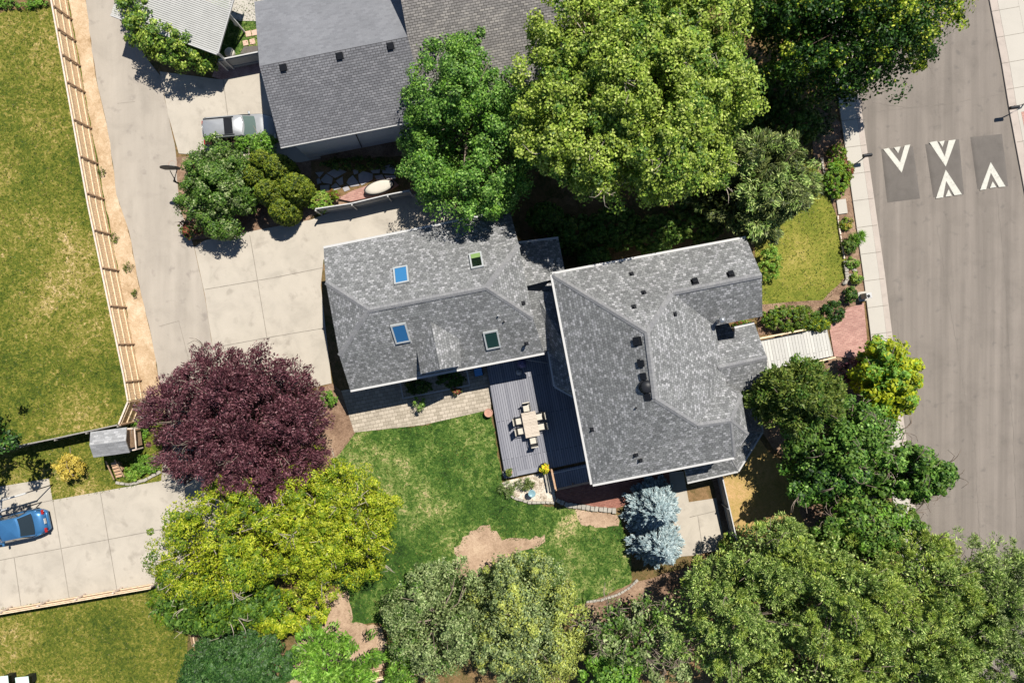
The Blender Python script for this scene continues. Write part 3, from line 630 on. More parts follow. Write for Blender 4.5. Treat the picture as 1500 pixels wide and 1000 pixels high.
# ------------------------------------------------------------------ roofs and houses
def roof(parent, V, F, mat='shingle', caps=(), gut=(), th=0.2, name='roof', mats_per=None, fascia='white', capw=.3, gw=.12):
    P = [W(*p) for p in V]; mb = MB(); edges = {}
    for fi, f in enumerate(F):
        pts = [P[i] for i in f]
        n = Vector()
        for i in range(len(pts)): n += pts[i].cross(pts[(i + 1) % len(pts)])
        if n.z < 0: f = f[::-1]; pts = pts[::-1]
        tri = [(0, k, k + 1) for k in range(1, len(f) - 1)] if len(f) > 3 else [(0, 1, 2)]
        mi = mats_per[fi] if mats_per else 0
        for a_, b_, c_ in tessellate_polygon([[Vector((p.x, p.y, 0)) for p in pts]]):
            q3 = [pts[a_], pts[b_], pts[c_]]
            if (q3[1] - q3[0]).cross(q3[2] - q3[0]).z < 0: q3.reverse()
            mb.face(q3, mi); mb.face([p - Vector((0, 0, th)) for p in q3][::-1], 1)
        for i in range(len(f)):
            e = (f[i], f[(i + 1) % len(f)]); k = tuple(sorted(e)); edges.setdefault(k, []).append(e)
    for k, es in edges.items():
        if len(es) == 1:
            a, b = P[es[0][0]], P[es[0][1]]; dz = Vector((0, 0, th)); mb.face([a - dz, b - dz, b, a], 1)
    ms = mat if isinstance(mat, list) else [mat]
    o = mb.build(name, [K[ms[0]], K[fascia]] + [K[m] for m in ms[1:]], parent)
    for a, b in caps:
        A, B = P[a], P[b]; m = MB(); d = (B - A); s = Vector((-d.y, d.x, 0)).normalized() * capw / 2; dn = Vector((0, 0, -.085)); u = Vector((0, 0, .035))
        m.face([A + u, B + u, B + s + dn + u, A + s + dn + u]); m.face([B + u, A + u, A - s + dn + u, B - s + dn + u])
        m.face([A + s + dn + u, B + s + dn + u, B + s + dn * 1.6, A + s + dn * 1.6]); m.face([B - s + dn + u, A - s + dn + u, A - s + dn * 1.6, B - s + dn * 1.6])
        for f in range(len(m.f)):
            pass
        m.build('ridge_cap', K['cap'], o)
    for a, b, side in gut:
        A, B = P[a], P[b]; d = (B - A).normalized(); s = Vector((-d.y, d.x, 0)) * side * (gw / 2 + .003); m = MB()
        A2 = A + s - Vector((0, 0, .07)); B2 = B + s - Vector((0, 0, .07)); m.beam(A2, B2, gw, .11); m.build('gutter', K['white'], o)
    return o
def walls(parent, pts, z, inset=0.4, mat='siding', z0=0):
    P = [W(u, v, z) for u, v in pts]; c = sum(P, Vector()) / len(P); mb = MB()
    a = sum(P[i].x * P[(i + 1) % len(P)].y - P[(i + 1) % len(P)].x * P[i].y for i in range(len(P)))
    if a < 0: P.reverse()
    n = len(P); Q = []
    for i in range(n):
        d1 = (P[i] - P[i - 1]); d2 = (P[(i + 1) % n] - P[i]); d1.z = d2.z = 0; d1.normalize(); d2.normalize()
        n1 = Vector((-d1.y, d1.x, 0)); n2 = Vector((-d2.y, d2.x, 0)); b = (n1 + n2); b = b / max(.3, b.dot(n1)); Q.append(P[i] + b * inset)
    mb.prism([(q.x, q.y) for q in Q], z0, z - .12, 0); mb.build('wall', K[mat], parent)
    return Q
def on_plane(u, v, A, B, D):
    """where the ray of a picture point meets a roof plane"""
    n = (B - A).cross(D - A); d = Vector(((u - 750) / 1000, (500 - v) / 1000, -1)); o = Vector((0, 0, H))
    t = (A - o).dot(n) / d.dot(n); n.normalize()
    if n.z < 0: n = -n
    return o + d * t, n
def basis(p, n, rz=ROT):
    h = Vector((0, 0, 1)).cross(n).normalized(); s = n.cross(h)
    if abs(n.z) > .999: h = EX.copy(); s = -SO
    T = Matrix((h, s, n)).transposed().to_4x4(); T.translation = p; return T
def flatbasis(p, rz=ROT): return Matrix.Translation(p) @ Matrix.Rotation(rz, 4, 'Z')
def vent_box(parent, pl, u, v, s=.3):
    p, n = on_plane(u, v, *pl); T = basis(p, n); mb = MB()
    mb.box(None, (s * 1.35, s * 1.3, .012), mat=T @ Matrix.Translation((0, 0, .006)))
    mb.box(None, (s * .8, s * .8, .1), mat=T @ Matrix.Translation((0, 0, .06)))
    mb.box(None, (s * 1.0, s * 1.0, .05), mat=T @ Matrix.Translation((0, -.02, .135)) @ Matrix.Rotation(R(4), 4, 'X')); mb.build('roof_vent', K['black'], parent, bevel=.01)
def vent_pipe(parent, pl, u, v, h=.3, r=.05, m='dark', hood=False):
    p, n = on_plane(u, v, *pl); mb = MB(); T = basis(p, n)
    mb.box(None, (.26, .26, .012), mat=T @ Matrix.Translation((0, 0, .006)))
    pr = [(r * 1.5, -.02), (r, .06), (r, h)] + ([(r * 1.9, h), (r * 1.7, h + .1), (.01, h + .16)] if hood else [(r * .7, h), (r * .7, h - .05)])
    mb.lathe(p, pr, 12); mb.build('vent_pipe', K[m], parent)
def skylight(parent, pl, u, v, glass, blind=False, w=.74, l=1.15):
    p, n = on_plane(u, v, *pl); T = basis(p, n); mb = MB()
    for x, y, sx, sy in ((0, l / 2, w + .12, .09), (0, -l / 2, w + .12, .09), (w / 2 + .015, 0, .09, l - .092), (-w / 2 - .015, 0, .09, l - .092)):
        mb.box(None, (sx, sy, .14), mat=T @ Matrix.Translation((x, y, .07)))
    o = mb.build('skylight', K['frame'], parent)
    g2 = MB(); g2.box(None, (w - .07, l - .095, .03), mat=T @ Matrix.Translation((0, 0, .1))); g2.build('pane', K[glass], o)
    if blind:
        g3 = MB(); sgn = 1; g3.box(None, (w - .08, l * .3, .01), mat=T @ Matrix.Translation((0, -l * .5 + l * .19, .123))); g3.build('blind', K['blind'], o)
K['frame'] = m_plain('skylight_frame', (0.4, 0.42, 0.42), .4, .1)
def window(parent, a, b, z0, z1, out, glass='glass'):
    """window set in the wall line a-b"""
    a = Vector(a); b = Vector(b); d = (b - a).normalized(); n = Vector((-d.y, d.x, 0)) * out; mb = MB(); m = (a + b) / 2; w = (b - a).length; rz = math.atan2(d.y, d.x)
    for zz, hh in ((z0, .09), (z1, .09)): mb.box(m + n * .03 + Vector((0, 0, zz)), (w + .1, .07, hh), rz)
    for k in (-.5, 0, .5): mb.box(m + d * w * k + n * .03 + Vector((0, 0, (z0 + z1) / 2)), (.08, .07, z1 - z0 - .092), rz)
    o = mb.build('window', K['white'], parent)
    g2 = MB(); g2.box(m + n * .012 + Vector((0, 0, (z0 + z1) / 2)), (w, .03, z1 - z0 - .1), rz); g2.build('pane', K[glass], o)
def side_windows(parent, Q, z0, z1, step=3.2, w=1.3, skip=()):
    n = len(Q)
    for i in range(n):
        if i in skip: continue
        a = Vector((Q[i].x, Q[i].y, 0)); b = Vector((Q[(i + 1) % n].x, Q[(i + 1) % n].y, 0)); L = (b - a).length; d = (b - a).normalized(); k = int(L / step)
        for j in range(k):
            c = a + d * (L * (j + .5) / k); window(parent, c - d * w / 2, c + d * w / 2, z0, z1, -1)

# --- main house
ze = 5.6
c = W(960, 540, 0)
MH = thing('main_house', 'two storey house with grey shingle hip roof and corner bay in the middle', 'house', (c.x, c.y, 0))
V = [(809, 402, ze), (1093, 349, ze), (1116, 403, 7.2), (1117, 463, ze), (1047, 477, ze), (1064, 563, ze), (1086, 577, ze), (1096, 637, ze), (1075, 669, ze), (868, 709, ze),
     (948, 487, 8.6), (960, 584, 8.6), (1022, 623, 7.0), (1070, 616, 7.0), (984, 429, 7.2)]
F = [(0, 1, 2, 14, 10), (2, 3, 4, 14), (10, 14, 4, 5, 12, 11), (12, 5, 13), (5, 6, 13), (6, 7, 13), (7, 8, 13), (9, 11, 12, 13, 8), (0, 10, 11, 9)]
MR = roof(MH, V, F, caps=[(0, 10), (10, 11), (11, 12), (12, 13), (14, 2), (10, 14), (13, 7), (13, 6), (13, 8)], gut=[(0, 9, -1), (0, 1, 1), (9, 8, -1)], gw=.13)
Q = walls(MH, [(809, 402), (1093, 349), (1117, 463), (1047, 477), (1064, 563), (1086, 577), (1096, 637), (1075, 669), (868, 709)], ze, .45)
side_windows(MH, Q, 3.5, 4.8); side_windows(MH, Q, 1.0, 2.3)
P = [W(*p) for p in V]
plN = (P[0], P[1], P[10]); plW = (P[0], P[9], P[10]); plS = (P[9], P[8], P[11]); plE = (P[4], P[5], P[10]); plWS = (P[3], P[2], P[14])
for u, v in ((934, 500), (940.5, 532), (944, 550.5), (950.5, 581)): vent_box(MR, plW, u, v, .38)
for u, v in ((1018, 412.5), (1070.5, 402)): vent_box(MR, plN, u, v, .3)
for pl, u, v in ((plN, 925, 401), (plN, 943, 428), (plN, 928.5, 449), (plE, 989, 460), (plW, 931, 597), (plW, 867, 629), (plS, 931.6, 666), (plS, 938, 674)): vent_pipe(MR, pl, u, v, .22, .05)
vent_pipe(MR, plWS, 1052, 469, .75, .1, 'metal', True)
p, n = on_plane(947, 566, *plW); mb = MB(); mb.lathe(p - Vector((0, 0, .1)), [(.42, 0), (.42, .12), (.36, .14), (.34, .26), (.36, .28), (.30, .38), (.16, .44), (.02, .46)], 24)
mb.build('roof_turbine', K['dark'], MR)
mb = MB(); mb.box(None, (.95, .95, .015), mat=basis(p, n) @ Matrix.Translation((0, 0, .008))); mb.build('flashing', K['frame'], MR)
# lower roofs round the house
roof(MH, [(1003.5, 686, 3.2), (1007, 706, 2.9), (1081, 689.5, 2.9), (1116.5, 632, 2.9), (1109, 592, 2.9), (1092, 560, 3.2), (1075, 575, 3.9), (1078, 628, 3.9), (1062, 655, 3.9), (1003, 668, 3.9)],
     [(0, 1, 2, 8, 9), (2, 3, 7, 8), (3, 4, 6, 7), (4, 5, 6)], name='bay_roof', caps=[(2, 8), (3, 7)], gut=[(1, 2, -1), (2, 3, -1), (3, 4, -1)], capw=.22, gw=.1)
roof(MH, [(1076.5, 481.5, 4.9), (1105.5, 474.5, 4.9), (1123.5, 523.5, 5.9), (1124.5, 572, 4.9), (1066, 584, 4.9), (1052, 539, 5.9), (1050, 499.5, 5.15), (1076, 495.5, 5.1)],
     [(7, 0, 1, 2), (6, 7, 2, 5), (5, 2, 3, 4)], name='porch_roof', caps=[(5, 2)], gut=[(0, 1, 1)], capw=.28, gw=.14)
roof(MH, [(1036, 476, 3.3), (1066, 471, 3.2), (1082, 500, 3.2), (1045, 505, 3.3)], [(0, 1, 2, 3)], name='lower_roof')
m = MB()
for u, v in ((1106, 480), (1122, 566)):
    q = W(u, v, 4.7); m = MB(); m.box((q.x - .2, q.y, 2.35), (.16, .16, 4.7), ROT); m.build('porch_post', K['white'], MH)
roof(MH, [(786, 432, 4.25), (812, 405, 3.9), (835, 400, 4.0), (870, 580, 4.0), (840, 580.5, 3.15), (813, 565.5, 3.1), (804, 514.5, 3.1), (797, 516, 3.1)],
     [(0, 1, 2, 3, 4, 5, 6, 7)], name='lower_roof', gut=[(6, 5, -1), (5, 4, -1)], gw=.1)
# --- garage
zg, zj, zr = 3.75, 5.2, 6.65
c = W(630, 450, 0)
GH = thing('garage', 'garage with grey shingle clipped gable roof, four skylights and a small dormer', 'garage', (c.x, c.y, 0))
V = [(474, 364, zg), (747, 309, zg), (760, 358, zj), (781, 466, zj), (797, 516, zg), (513, 571, zg), (497, 521, zj), (477, 413, zj), (540, 454, zr), (712, 421, zr)]
F = [(0, 1, 2, 9, 8, 7), (7, 8, 6), (2, 3, 9), (6, 8, 9, 3, 4, 5)]
GR = roof(GH, V, F, caps=[(7, 8), (8, 9), (9, 3), (9, 2), (8, 6)], gut=[(0, 1, 1), (5, 4, -1)], gw=.13)
Q = walls(GH, [(474, 364), (747, 309), (797, 516), (513, 571)], zg, .45)
side_windows(GH, Q, 1.1, 2.2, 3.4, 1.2, skip=(3,))
P = [W(*p) for p in V]; gN = (P[0], P[1], P[8]); gS = (P[5], P[4], P[8]); gE = (P[2], P[3], P[9]); gW = (P[6], P[7], P[8])
# gable ends between eave walls and roof
for ia, ib, ic, id_ in ((0, 7, 6, 5), (1, 2, 3, 4)):
    mb = MB(); ins = EX * (.45 if ia == 0 else -.45); mb.face([P[i] + ins - Vector((0, 0, .18 if i in (ia, id_) else .22)) for i in (ia, ib, ic, id_)]); mb.build('gable_wall', K['siding'], GH)
skylight(GR, gN, 588, 404, 'skyblue'); skylight(GR, gS, 587, 487, 'skyblue2', w=.78, l=1.2); skylight(GR, gN, 698, 382.5, 'skydark', True, w=.62, l=1.05); skylight(GR, gS, 720.5, 496.5, 'skygreen', w=.76, l=1.15)
vent_pipe(GR, gE, 766.6, 444, .15, .06); vent_pipe(GR, gS, 730, 462, .22, .05, 'metal'); vent_pipe(GR, gS, 738, 471, .15, .05); vent_pipe(GR, gS, 771, 503, .42, .06, 'dark', True)
V = [(630, 466, 5.8), (645, 541, 5.8), (616, 547.5, 4.85), (609, 504, 4.85), (675, 535.5, 4.85), (672, 488, 4.95)]
DR = roof(GH, V, [(0, 1, 2, 3), (0, 1, 4, 5)], name='dormer_roof', th=.12, caps=[])
q0, q1, q2 = W(619, 545, 4.75), W(645, 540, 5.7), W(672, 534, 4.75); mb = MB()
mb.face([Vector((q0.x, q0.y, 3.6)), Vector((q2.x, q2.y, 3.6)), q2, q1, q0]); mb.build('dormer_wall', K['siding'], GH)
a = W(626, 545, 4.2); b = W(665, 537, 4.2); window(GH, (a.x, a.y, 0), (b.x, b.y, 0), 3.95, 4.6, -1)
# breezeway roof
BR = thing('breezeway', 'low shingled breezeway roof joining garage and house', 'building', W(795, 430, 0))
roof(BR, [(752, 357.5, 3.2), (818, 349.5, 3.2), (829, 404, 4.3), (752, 424, 4.5), (797, 516, 3.3), (806, 512, 3.3), (812, 428, 4.28), (765, 520, 3.3)],
     [(0, 1, 2, 3), (3, 6, 5, 7)], gut=[(0, 1, 1)], gw=.12, th=.15)
walls(BR, [(764, 362), (812, 354), (800, 508), (770, 505)], 3.2, .2)

# --- neighbour house
ze = 4.4
c = W(560, 60, 0)
NH = thing('neighbour_house', 'low neighbour house with brown grey shingle roof and plain blue grey wall', 'house', (c.x, c.y, 0))
V = [(411, 216, ze), (800, 140, ze), (597, 54, 5.8), (380, 97, 5.8), (373, 4, 3.05), (588, -40, 3.05), (587, 0, 3.9), (830, -60, 6.2), (578, -90, 6.2)]
# lower slope of garage wing, upper slope of garage wing, taller right slope
Pn = [W(*p) for p in V]
roof(NH, [(411, 216, ze), (628, 173.5, ze), (597, 54, 5.8), (380, 97, 5.8), (372.5, 3, 4.5), (588, -38, 4.5)], [(0, 1, 2, 3), (3, 2, 5, 4)], mat=['shingle_b', 'shingle_glare'], mats_per=[0, 2], gut=[(0, 1, -1)], gw=.05, name='roof', th=.16)
A, B, D = Pn[0], W(628, 173.5, ze), Pn[2]
def lift(u, v):
    p, n_ = on_plane(u, v, A, B, D); return p
rp = [(628, 173.5), (860, 128), (825, -20), (800, -110), (575, -70), (597, 54)]
mb = MB(); pts = [lift(u, v) + Vector((0, 0, .02)) for u, v in rp]; mb.face(pts if (pts[1] - pts[0]).cross(pts[2] - pts[0]).z > 0 else pts[::-1])
for i in range(len(pts)):
    a, b = pts[i], pts[(i + 1) % len(pts)]; dz = Vector((0, 0, .2)); mb.face([a - dz, b - dz, b, a], 1)
mb.face([p - Vector((0, 0, .2)) for p in pts], 1); mb.build('tall_roof', [K['shingle_t'], K['white']], NH)
Q = walls(NH, [(411, 216), (860, 128), (842, 30), (600, -10), (585, -38), (373, 4)], ze, .45)
for u, v in ((415, 99.5), (497.5, 82.5), (572, 68)): vent_box(NH, (Pn[0], W(628, 173.5, ze), Pn[2]), u, v, .32)
a = Vector((Q[0].x, Q[0].y, 0))
mb = MB(); q = W(530, 214, 1.5); mb.tube([W(530, 216, .1), W(521, 196, 4.2)], [.035, .035], 6); mb.build('drainpipe', K['dark'], NH)

# --- louvred white patio roof with posts
LR = thing('patio_cover', 'white louvred metal patio roof behind the leafy hedge', 'patio cover', W(275, 20, 0))
zl = 2.7
A = W(318.5, 79, zl); B = W(334.5, 24, zl); back = W(214, 18, zl)
e1 = (A - W(294, 70, zl)).normalized()      # along the lower edge, pointing right
e2 = (B - A).normalized(); L1 = 7.0; L2 = 5.2
mb = MB(0); n = int(L2 / .13)
for k in range(n):                          # every pan is a shallow tilted slat
    o = A + e2 * (k + .5) * .13
    M_ = Matrix((-e1, -e2, Vector((0, 0, 1)))).transposed().to_4x4(); M_.translation = o - e1 * L1 / 2 + Vector((0, 0, .04))
    mb.box(None, (L1, .115, .012), mat=M_ @ Matrix.Rotation(R(16), 4, 'X'))
mb.build('louvre_panel', K['louvre'], LR)
for k in range(5):
    mb = MB(); o = A - e1 * (.1 + k * L1 * .24); mb.beam(o - Vector((0, 0, .08)), o + e2 * L2 - Vector((0, 0, .08)), .07, .12); mb.build('rafter', K['white'], LR)
mb = MB(); mb.beam(A + e2 * -.05, A - e1 * L1 - e2 * .05, .08, .16); mb.build('edge_beam', K['white'], LR)
mb = MB(); mb.beam(A + e1 * .04, B + e2 * 2.0 + e1 * .04, .05, .12); mb.build('edge_beam', K['white'], LR)
for o in (A - e1 * .1 + e2 * .1, A - e1 * 4 + e2 * .1, B - e1 * .1 + e2 * .2):
    mb = MB(); mb.box((o.x, o.y, 1.3), (.1, .1, 2.6), ROT); mb.build('post', K['white'], LR)
# leaning white poles by the patio cover
def solo(mb, name, mat, label, cat, group=None, bevel=0):
    return tag(mb.build(name, mat, bevel=bevel), label, cat, group)
mb = MB(); mb.beam(W(334, 23, 2.4), W(347.5, 38, 0.3), .07, .07); solo(mb, 'white_pole', K['white'], 'white leaning pole at the upper corner of the patio roof', 'pole')
mb = MB(); mb.beam(W(319, 77, 2.2), W(330, 87, 0.6), .08, .08); solo(mb, 'white_pole', K['white'], 'white leaning pole at the lower corner of the patio roof', 'pole')
for i, (u, v, s, lab) in enumerate([(364, 50, 10, 'pinkish paver, upper left of four on the green yard'), (373, 48.5, 10, 'pinkish paver, upper right of four on the green yard'), (360, 63.5, 9.5, 'pinkish paver, lower left of four on the green yard'), (370, 61.5, 9.5, 'pinkish paver, lower right of four on the green yard')]):
    q = W(u, v, 0); mb = MB(); mb.box((q.x, q.y, .03), (s * .036, s * .036, .05), ROT); solo(mb, 'stepping_stone', K['pinkstone'], lab, 'stepping stone', 'four stepping stones in the yard', bevel=.008)
mb = MB(); mb.prism([(W(*p, 0).x, W(*p, 0).y) for p in [(378, 68), (378, 78), (352, 79.5), (358, 69)][::-1]], .012, .06); solo(mb, 'rubber_mat', K['hump'], 'dark grey mat on the grass inside the panel fence', 'mat')
q = W(339, 80, 0); mb = MB(); mb.lathe(q, [(.28, 0), (.33, .3), (.3, .38), (.22, .42), (.02, .44)], 18); solo(mb, 'water_barrel', K['cushion'], 'pale round barrel inside the corner of the panel fence', 'barrel')
q = W(347.5, 36.5, 0); mb = MB(); mb.lathe(q, [(.12, 0), (.16, .18), (.14, .3), (.02, .33)], 14); solo(mb, 'garden_lantern', K['white'], 'small white round lantern on the edge of the yard patio', 'lantern')

# --- flagstones in the shade
rd = random.Random(3)
fs = [[(479, 254), (494, 246), (508, 252), (491, 261)], [(470, 264), (478, 255), (488, 261), (486, 270), (474, 268)], [(492, 265), (502, 259), (503, 270), (498, 272)], [(511, 262), (517, 257), (524, 266), (527, 272), (514, 274), (508, 268)],
      [(525, 256), (532, 251), (546, 255), (546, 263), (530, 272), (526, 266)], [(517, 250), (524, 247), (525, 254), (519, 256)], [(543, 250), (557, 248), (556, 254), (546, 254)], [(558, 246), (572, 241), (580, 248), (577, 255), (561, 254)],
      [(464, 263), (468, 261), (471, 268), (465, 270)], [(469, 272), (483, 271), (482, 279), (470, 280)], [(485, 274), (492, 268), (500, 276), (490, 279)], [(502, 276), (509, 271), (513, 278), (505, 281)], [(549, 258), (560, 256), (564, 263), (552, 264)], [(563, 257), (579, 257), (580, 262), (567, 263)], [(462, 253), (475, 252), (468, 260)]]
pos_words = ['large four sided stone at the top left', 'grey stone left of centre', 'small stone in the middle left', 'big stone in the middle', 'largest stone right of the middle', 'small upright stone at the top', 'flat stone at the upper right', 'rightmost big stone by the maple', 'leftmost small stone', 'stone at the lower left', 'lower stone beside the shrub', 'small lowest stone beside the raised bed', 'stone above the oval tub', 'long thin stone at the right', 'triangular stone at the far upper left']
for k, f in enumerate(fs):
    mb = MB(); pp = [(W(*p, 0).x, W(*p, 0).y) for p in f]
    a = sum(pp[i][0] * pp[(i + 1) % len(pp)][1] - pp[(i + 1) % len(pp)][0] * pp[i][1] for i in range(len(pp)))
    if a < 0: pp = pp[::-1]
    mb.prism(pp, .01, .055); solo(mb, 'flagstone', K['stone'], 'shaded flagstone, ' + pos_words[k] + ' of the stone terrace', 'flagstone', 'flagstones below the neighbour wall', bevel=.01)
# raised red bed with an oval tub
mb = MB(); pp = [W(*p, 0) for p in [(496, 292), (516, 281), (552, 268), (575, 263), (585, 272), (560, 286), (515, 296)]]; pp = [(p.x, p.y) for p in pp][::-1]
a = sum(pp[i][0] * pp[(i + 1) % len(pp)][1] - pp[(i + 1) % len(pp)][0] * pp[i][1] for i in range(len(pp)))
mb.prism(pp if a > 0 else pp[::-1], 0, .22); solo(mb, 'raised_bed', K['brick'], 'low curved red brick platform behind the white topped fence', 'raised bed', bevel=.02)
q = W(556, 275, .4); mb = MB(); T = Matrix.Translation((q.x, q.y, .225)) @ Matrix.Rotation(R(17), 4, 'Z') @ Matrix.Diagonal((1.0, .42, 1, 1))
m2 = MB(); m2.lathe((0, 0, 0), [(.95, 0), (1.0, .36), (1.02, .38), (.96, .40), (.94, .36)], 28); mb.v = [T @ p for p in m2.v]; mb.f = m2.f; mb.m = m2.m; mb.sm = m2.sm
t = thing('oval_tub', 'pale oval covered tub standing on the red brick platform', 'tub', (q.x, q.y, .225)); mb.build('rim', K['dark'], t)
m2 = MB(); m2.lathe((0, 0, 0), [(.93, .36), (.9, .42), (.6, .45), (.05, .46)], 28); mb = MB(); mb.v = [T @ p for p in m2.v]; mb.f = m2.f; mb.m = m2.m; mb.sm = m2.sm; mb.build('cover', K['cushion'], t)

# ------------------------------------------------------------------ deck and things on it
zd = .4
D = [(712, 535), (718, 567), (740, 699), (803, 686), (815, 684), (870, 672), (850, 560), (800, 500)]
t = thing('deck', 'blue grey board deck between garage and house', 'deck', W(780, 610, 0))
P = [W(u, v, zd) for u, v in D]; P = [(p.x, p.y) for p in P]
a = sum(P[i][0] * P[(i + 1) % len(P)][1] - P[(i + 1) % len(P)][0] * P[i][1] for i in range(len(P)))
if a < 0: P = P[::-1]
mb = MB(); mb.prism(P, .02, zd, 0); mb.build('floorboards', K['deck'], t)
mb = MB(); mb.beam(W(738, 697, zd + .02), W(803, 684, zd + .02), .3, .04); mb.build('border_board', K['deckpale'], t)
q = W(749, 692, zd); mb = MB(); mb.box((q.x, q.y, zd + .06), (.8, .55, .1), ROT); mb.build('step_platform', K['deck'], t)
# lower landing behind the railing
LD = thing('lower_landing', 'shaded lower deck landing framed by an orange wooden beam', 'deck', W(840, 700, 0))
P = [W(u, v, .25) for u, v in [(811, 690), (866, 678), (868, 704), (816, 715)]]; mb = MB(); mb.prism([(p.x, p.y) for p in P][::-1], .02, .25); mb.build('floorboards', K['deck'], LD)
for a, b in (((808, 688), (814, 716)), ((814, 717), (868, 705))):
    mb = MB(); mb.beam(W(*a, .9), W(*b, .9), .12, .08); mb.build('hand_rail', K['wood_step'], LD)
for u, v in ((808, 688), (814, 716), (840, 711), (864, 706)):
    mb = MB(); p = W(u, v, .9); mb.box((p.x, p.y, .44), (.09, .09, .86), ROT); mb.build('rail_post', K['wood_brown'], LD)
mb = MB(); mb.beam(W(811, 693, .95), W(862, 682, .95), .04, .04); mb.build('thin_rail', K['white'], LD)
SP = thing('steps', 'pale grey steps beside the orange wooden beam', 'steps', W(803, 705, 0))
for k in range(3):
    mb = MB(); a = W(798 + k * 4.2, 692, .3 - k * .02); b = W(803.5 + k * 4.2, 720, .3 - k * .02); mb.beam(a, b, .1, .05); mb.build('tread', K['stone_l'], SP)
# table and chairs
tc = W(777.2, 621.5, zd + .74); trz = math.atan2(W(763, 604).y - W(770.5, 642).y, W(763, 604).x - W(770.5, 642).x)
TB = thing('dining_table', 'pale slatted outdoor dining table on the deck', 'table', (tc.x, tc.y, zd), trz)
mb = MB(trz); mb.box((0, 0, .72), (1.62, .93, .04)); mb.rot = 0; mb.build('tabletop', K['table'], TB, True, bevel=.01)
for x in (-.7, .7):
    for y in (-.38, .38):
        mb = MB(); mb.box((x, y, .35), (.06, .06, .70)); mb.build('leg', K['wood_grey'], TB, True)
mb = MB(); mb.box((0, 0, .67), (1.45, .78, .05)); mb.build('apron', K['wood_grey'], TB, True)
def chair(loc, rz, label):
    t = thing('patio_chair', label, 'chair', loc, rz, 'chairs around the deck table')
    mb = MB(); mb.box((0, 0, .40), (.5, .48, .04)); mb.build('seat_frame', K['dark'], t, True)
    mb = MB(); mb.box((0, .02, .45), (.46, .44, .06)); mb.build('seat_cushion', K['cushion'], t, True, bevel=.02)
    mb = MB(); T = Matrix.Translation((0, -.3, .66)) @ Matrix.Rotation(R(14), 4, 'X')
    mb.box(None, (.5, .03, .5), mat=T); mb.build('backrest', K['dark'], t, True, bevel=.01)
    mb = MB(); mb.box(None, (.46, .06, .07), mat=T @ Matrix.Translation((0, 0, .27))); mb.build('headrest', K['cushion'], t, True, bevel=.01)
    for x in (-.24, .24):
        for y in (-.22, .22):
            mb = MB(); mb.box((x, y, .19), (.035, .035, .38)); mb.build('leg', K['dark'], t, True)
        mb = MB(); mb.box((x, 0, .63), (.04, .46, .03)); mb.box((x, .2, .52), (.03, .03, .2)); mb.build('armrest', K['dark'], t, True)
    return t
side = trz - math.pi / 2
ch = None
for u, v, rz, lab in [(771.5, 597, side + math.pi, 'patio chair at the upper end of the deck table'), (760, 616, side - math.pi / 2, 'left side patio chair nearer the garage'), (763, 630.5, side - math.pi / 2, 'left side patio chair nearer the garden'),
                      (790, 609.5, side + math.pi / 2, 'right side patio chair nearer the garage, touching shade'), (793.5, 624, side + math.pi / 2, 'right side patio chair nearer the garden, touching shade'), (781.5, 645, side, 'patio chair at the lower end of the deck table')]:
    p = W(u, v, zd + .45)
    if ch is None: ch = chair((p.x, p.y, zd), rz, lab)
    else: copy_thing(ch, (p.x, p.y, zd), rz, lab)
# parasol, pots, planters
UM = thing('folded_parasol', 'folded violet grey parasol lying at the garage edge of the deck', 'parasol', W(768, 535, zd))
mb = MB(); a = W(759, 527, zd + .5); b = W(770, 537, zd + .25); mb.tube([a, a.lerp(b, .3), a.lerp(b, .7), b], [.04, .3, .26, .05], 9, smooth=False); mb.build('canopy', K['violet'], UM)
mb = MB(); mb.tube([W(771, 527, zd + .6), W(803, 531.5, zd + .45)], [.03, .03], 6); mb.build('pole', K['white'], UM)
q = W(760, 545, zd); mb = MB(); mb.lathe(q, [(.16, 0), (.2, .06), (.12, .1), (.05, .12), (.04, .3), (.0, .3)], 16); solo(mb, 'parasol_base', K['white'], 'small white round base beside the folded parasol', 'parasol base')
def pot(u, v, r, h, z0, label, mat='terracotta', plantmats=None, seed=1):
    q = W(u, v, z0 + h); q.z = z0; t = thing('plant_pot', label, 'plant pot', q)
    mb = MB(); mb.lathe(q, [(r * .7, 0), (r * .95, h * .82), (r * 1.06, h * .84), (r * 1.06, h), (r * .9, h), (r * .88, h * .9)], 22); mb.build('pot', K[mat], t)
    mb = MB(); mb.lathe(q, [(r * .88, h * .88), (.01, h * .9)], 20); mb.build('soil', K['potsoil'], t)
    if plantmats:
        crown(t, [(q.x, q.y, z0 + h + .12, r * .9, r * .9, .2)], [LF[m] for m in plantmats], seed, ncl=24, per=22, cr=.12, ll=.11, lw=.06, name='foliage')
    return t
pot(715.5, 604.5, .27, .42, .03, 'round terracotta pot of bare soil at the corner of the patio')
pot(797, 685, .3, .35, zd, 'pot of yellow and red flowers on the edge of the deck', 'dark', ['flower', 'locust_g'], 5)
pot(746, 691, .2, .25, zd + .12, 'small brown pot on the corner step of the deck', 'terracotta', ['olive'], 6)
q = W(779, 722, .6); q.z = 0; t = thing('birdbath', 'pale blue glazed birdbath in the pebble garden', 'birdbath', q)
mb = MB(); mb.lathe(q, [(.16, 0), (.13, .05), (.06, .1), (.06, .55), (.09, .6)], 16); mb.build('pedestal', K['metal'], t)
mb = MB(); mb.lathe(q, [(.08, .6), (.2, .66), (.25, .73), (.22, .735), (.15, .69), (.01, .68)], 20); mb.build('bowl', K['glaze'], t)
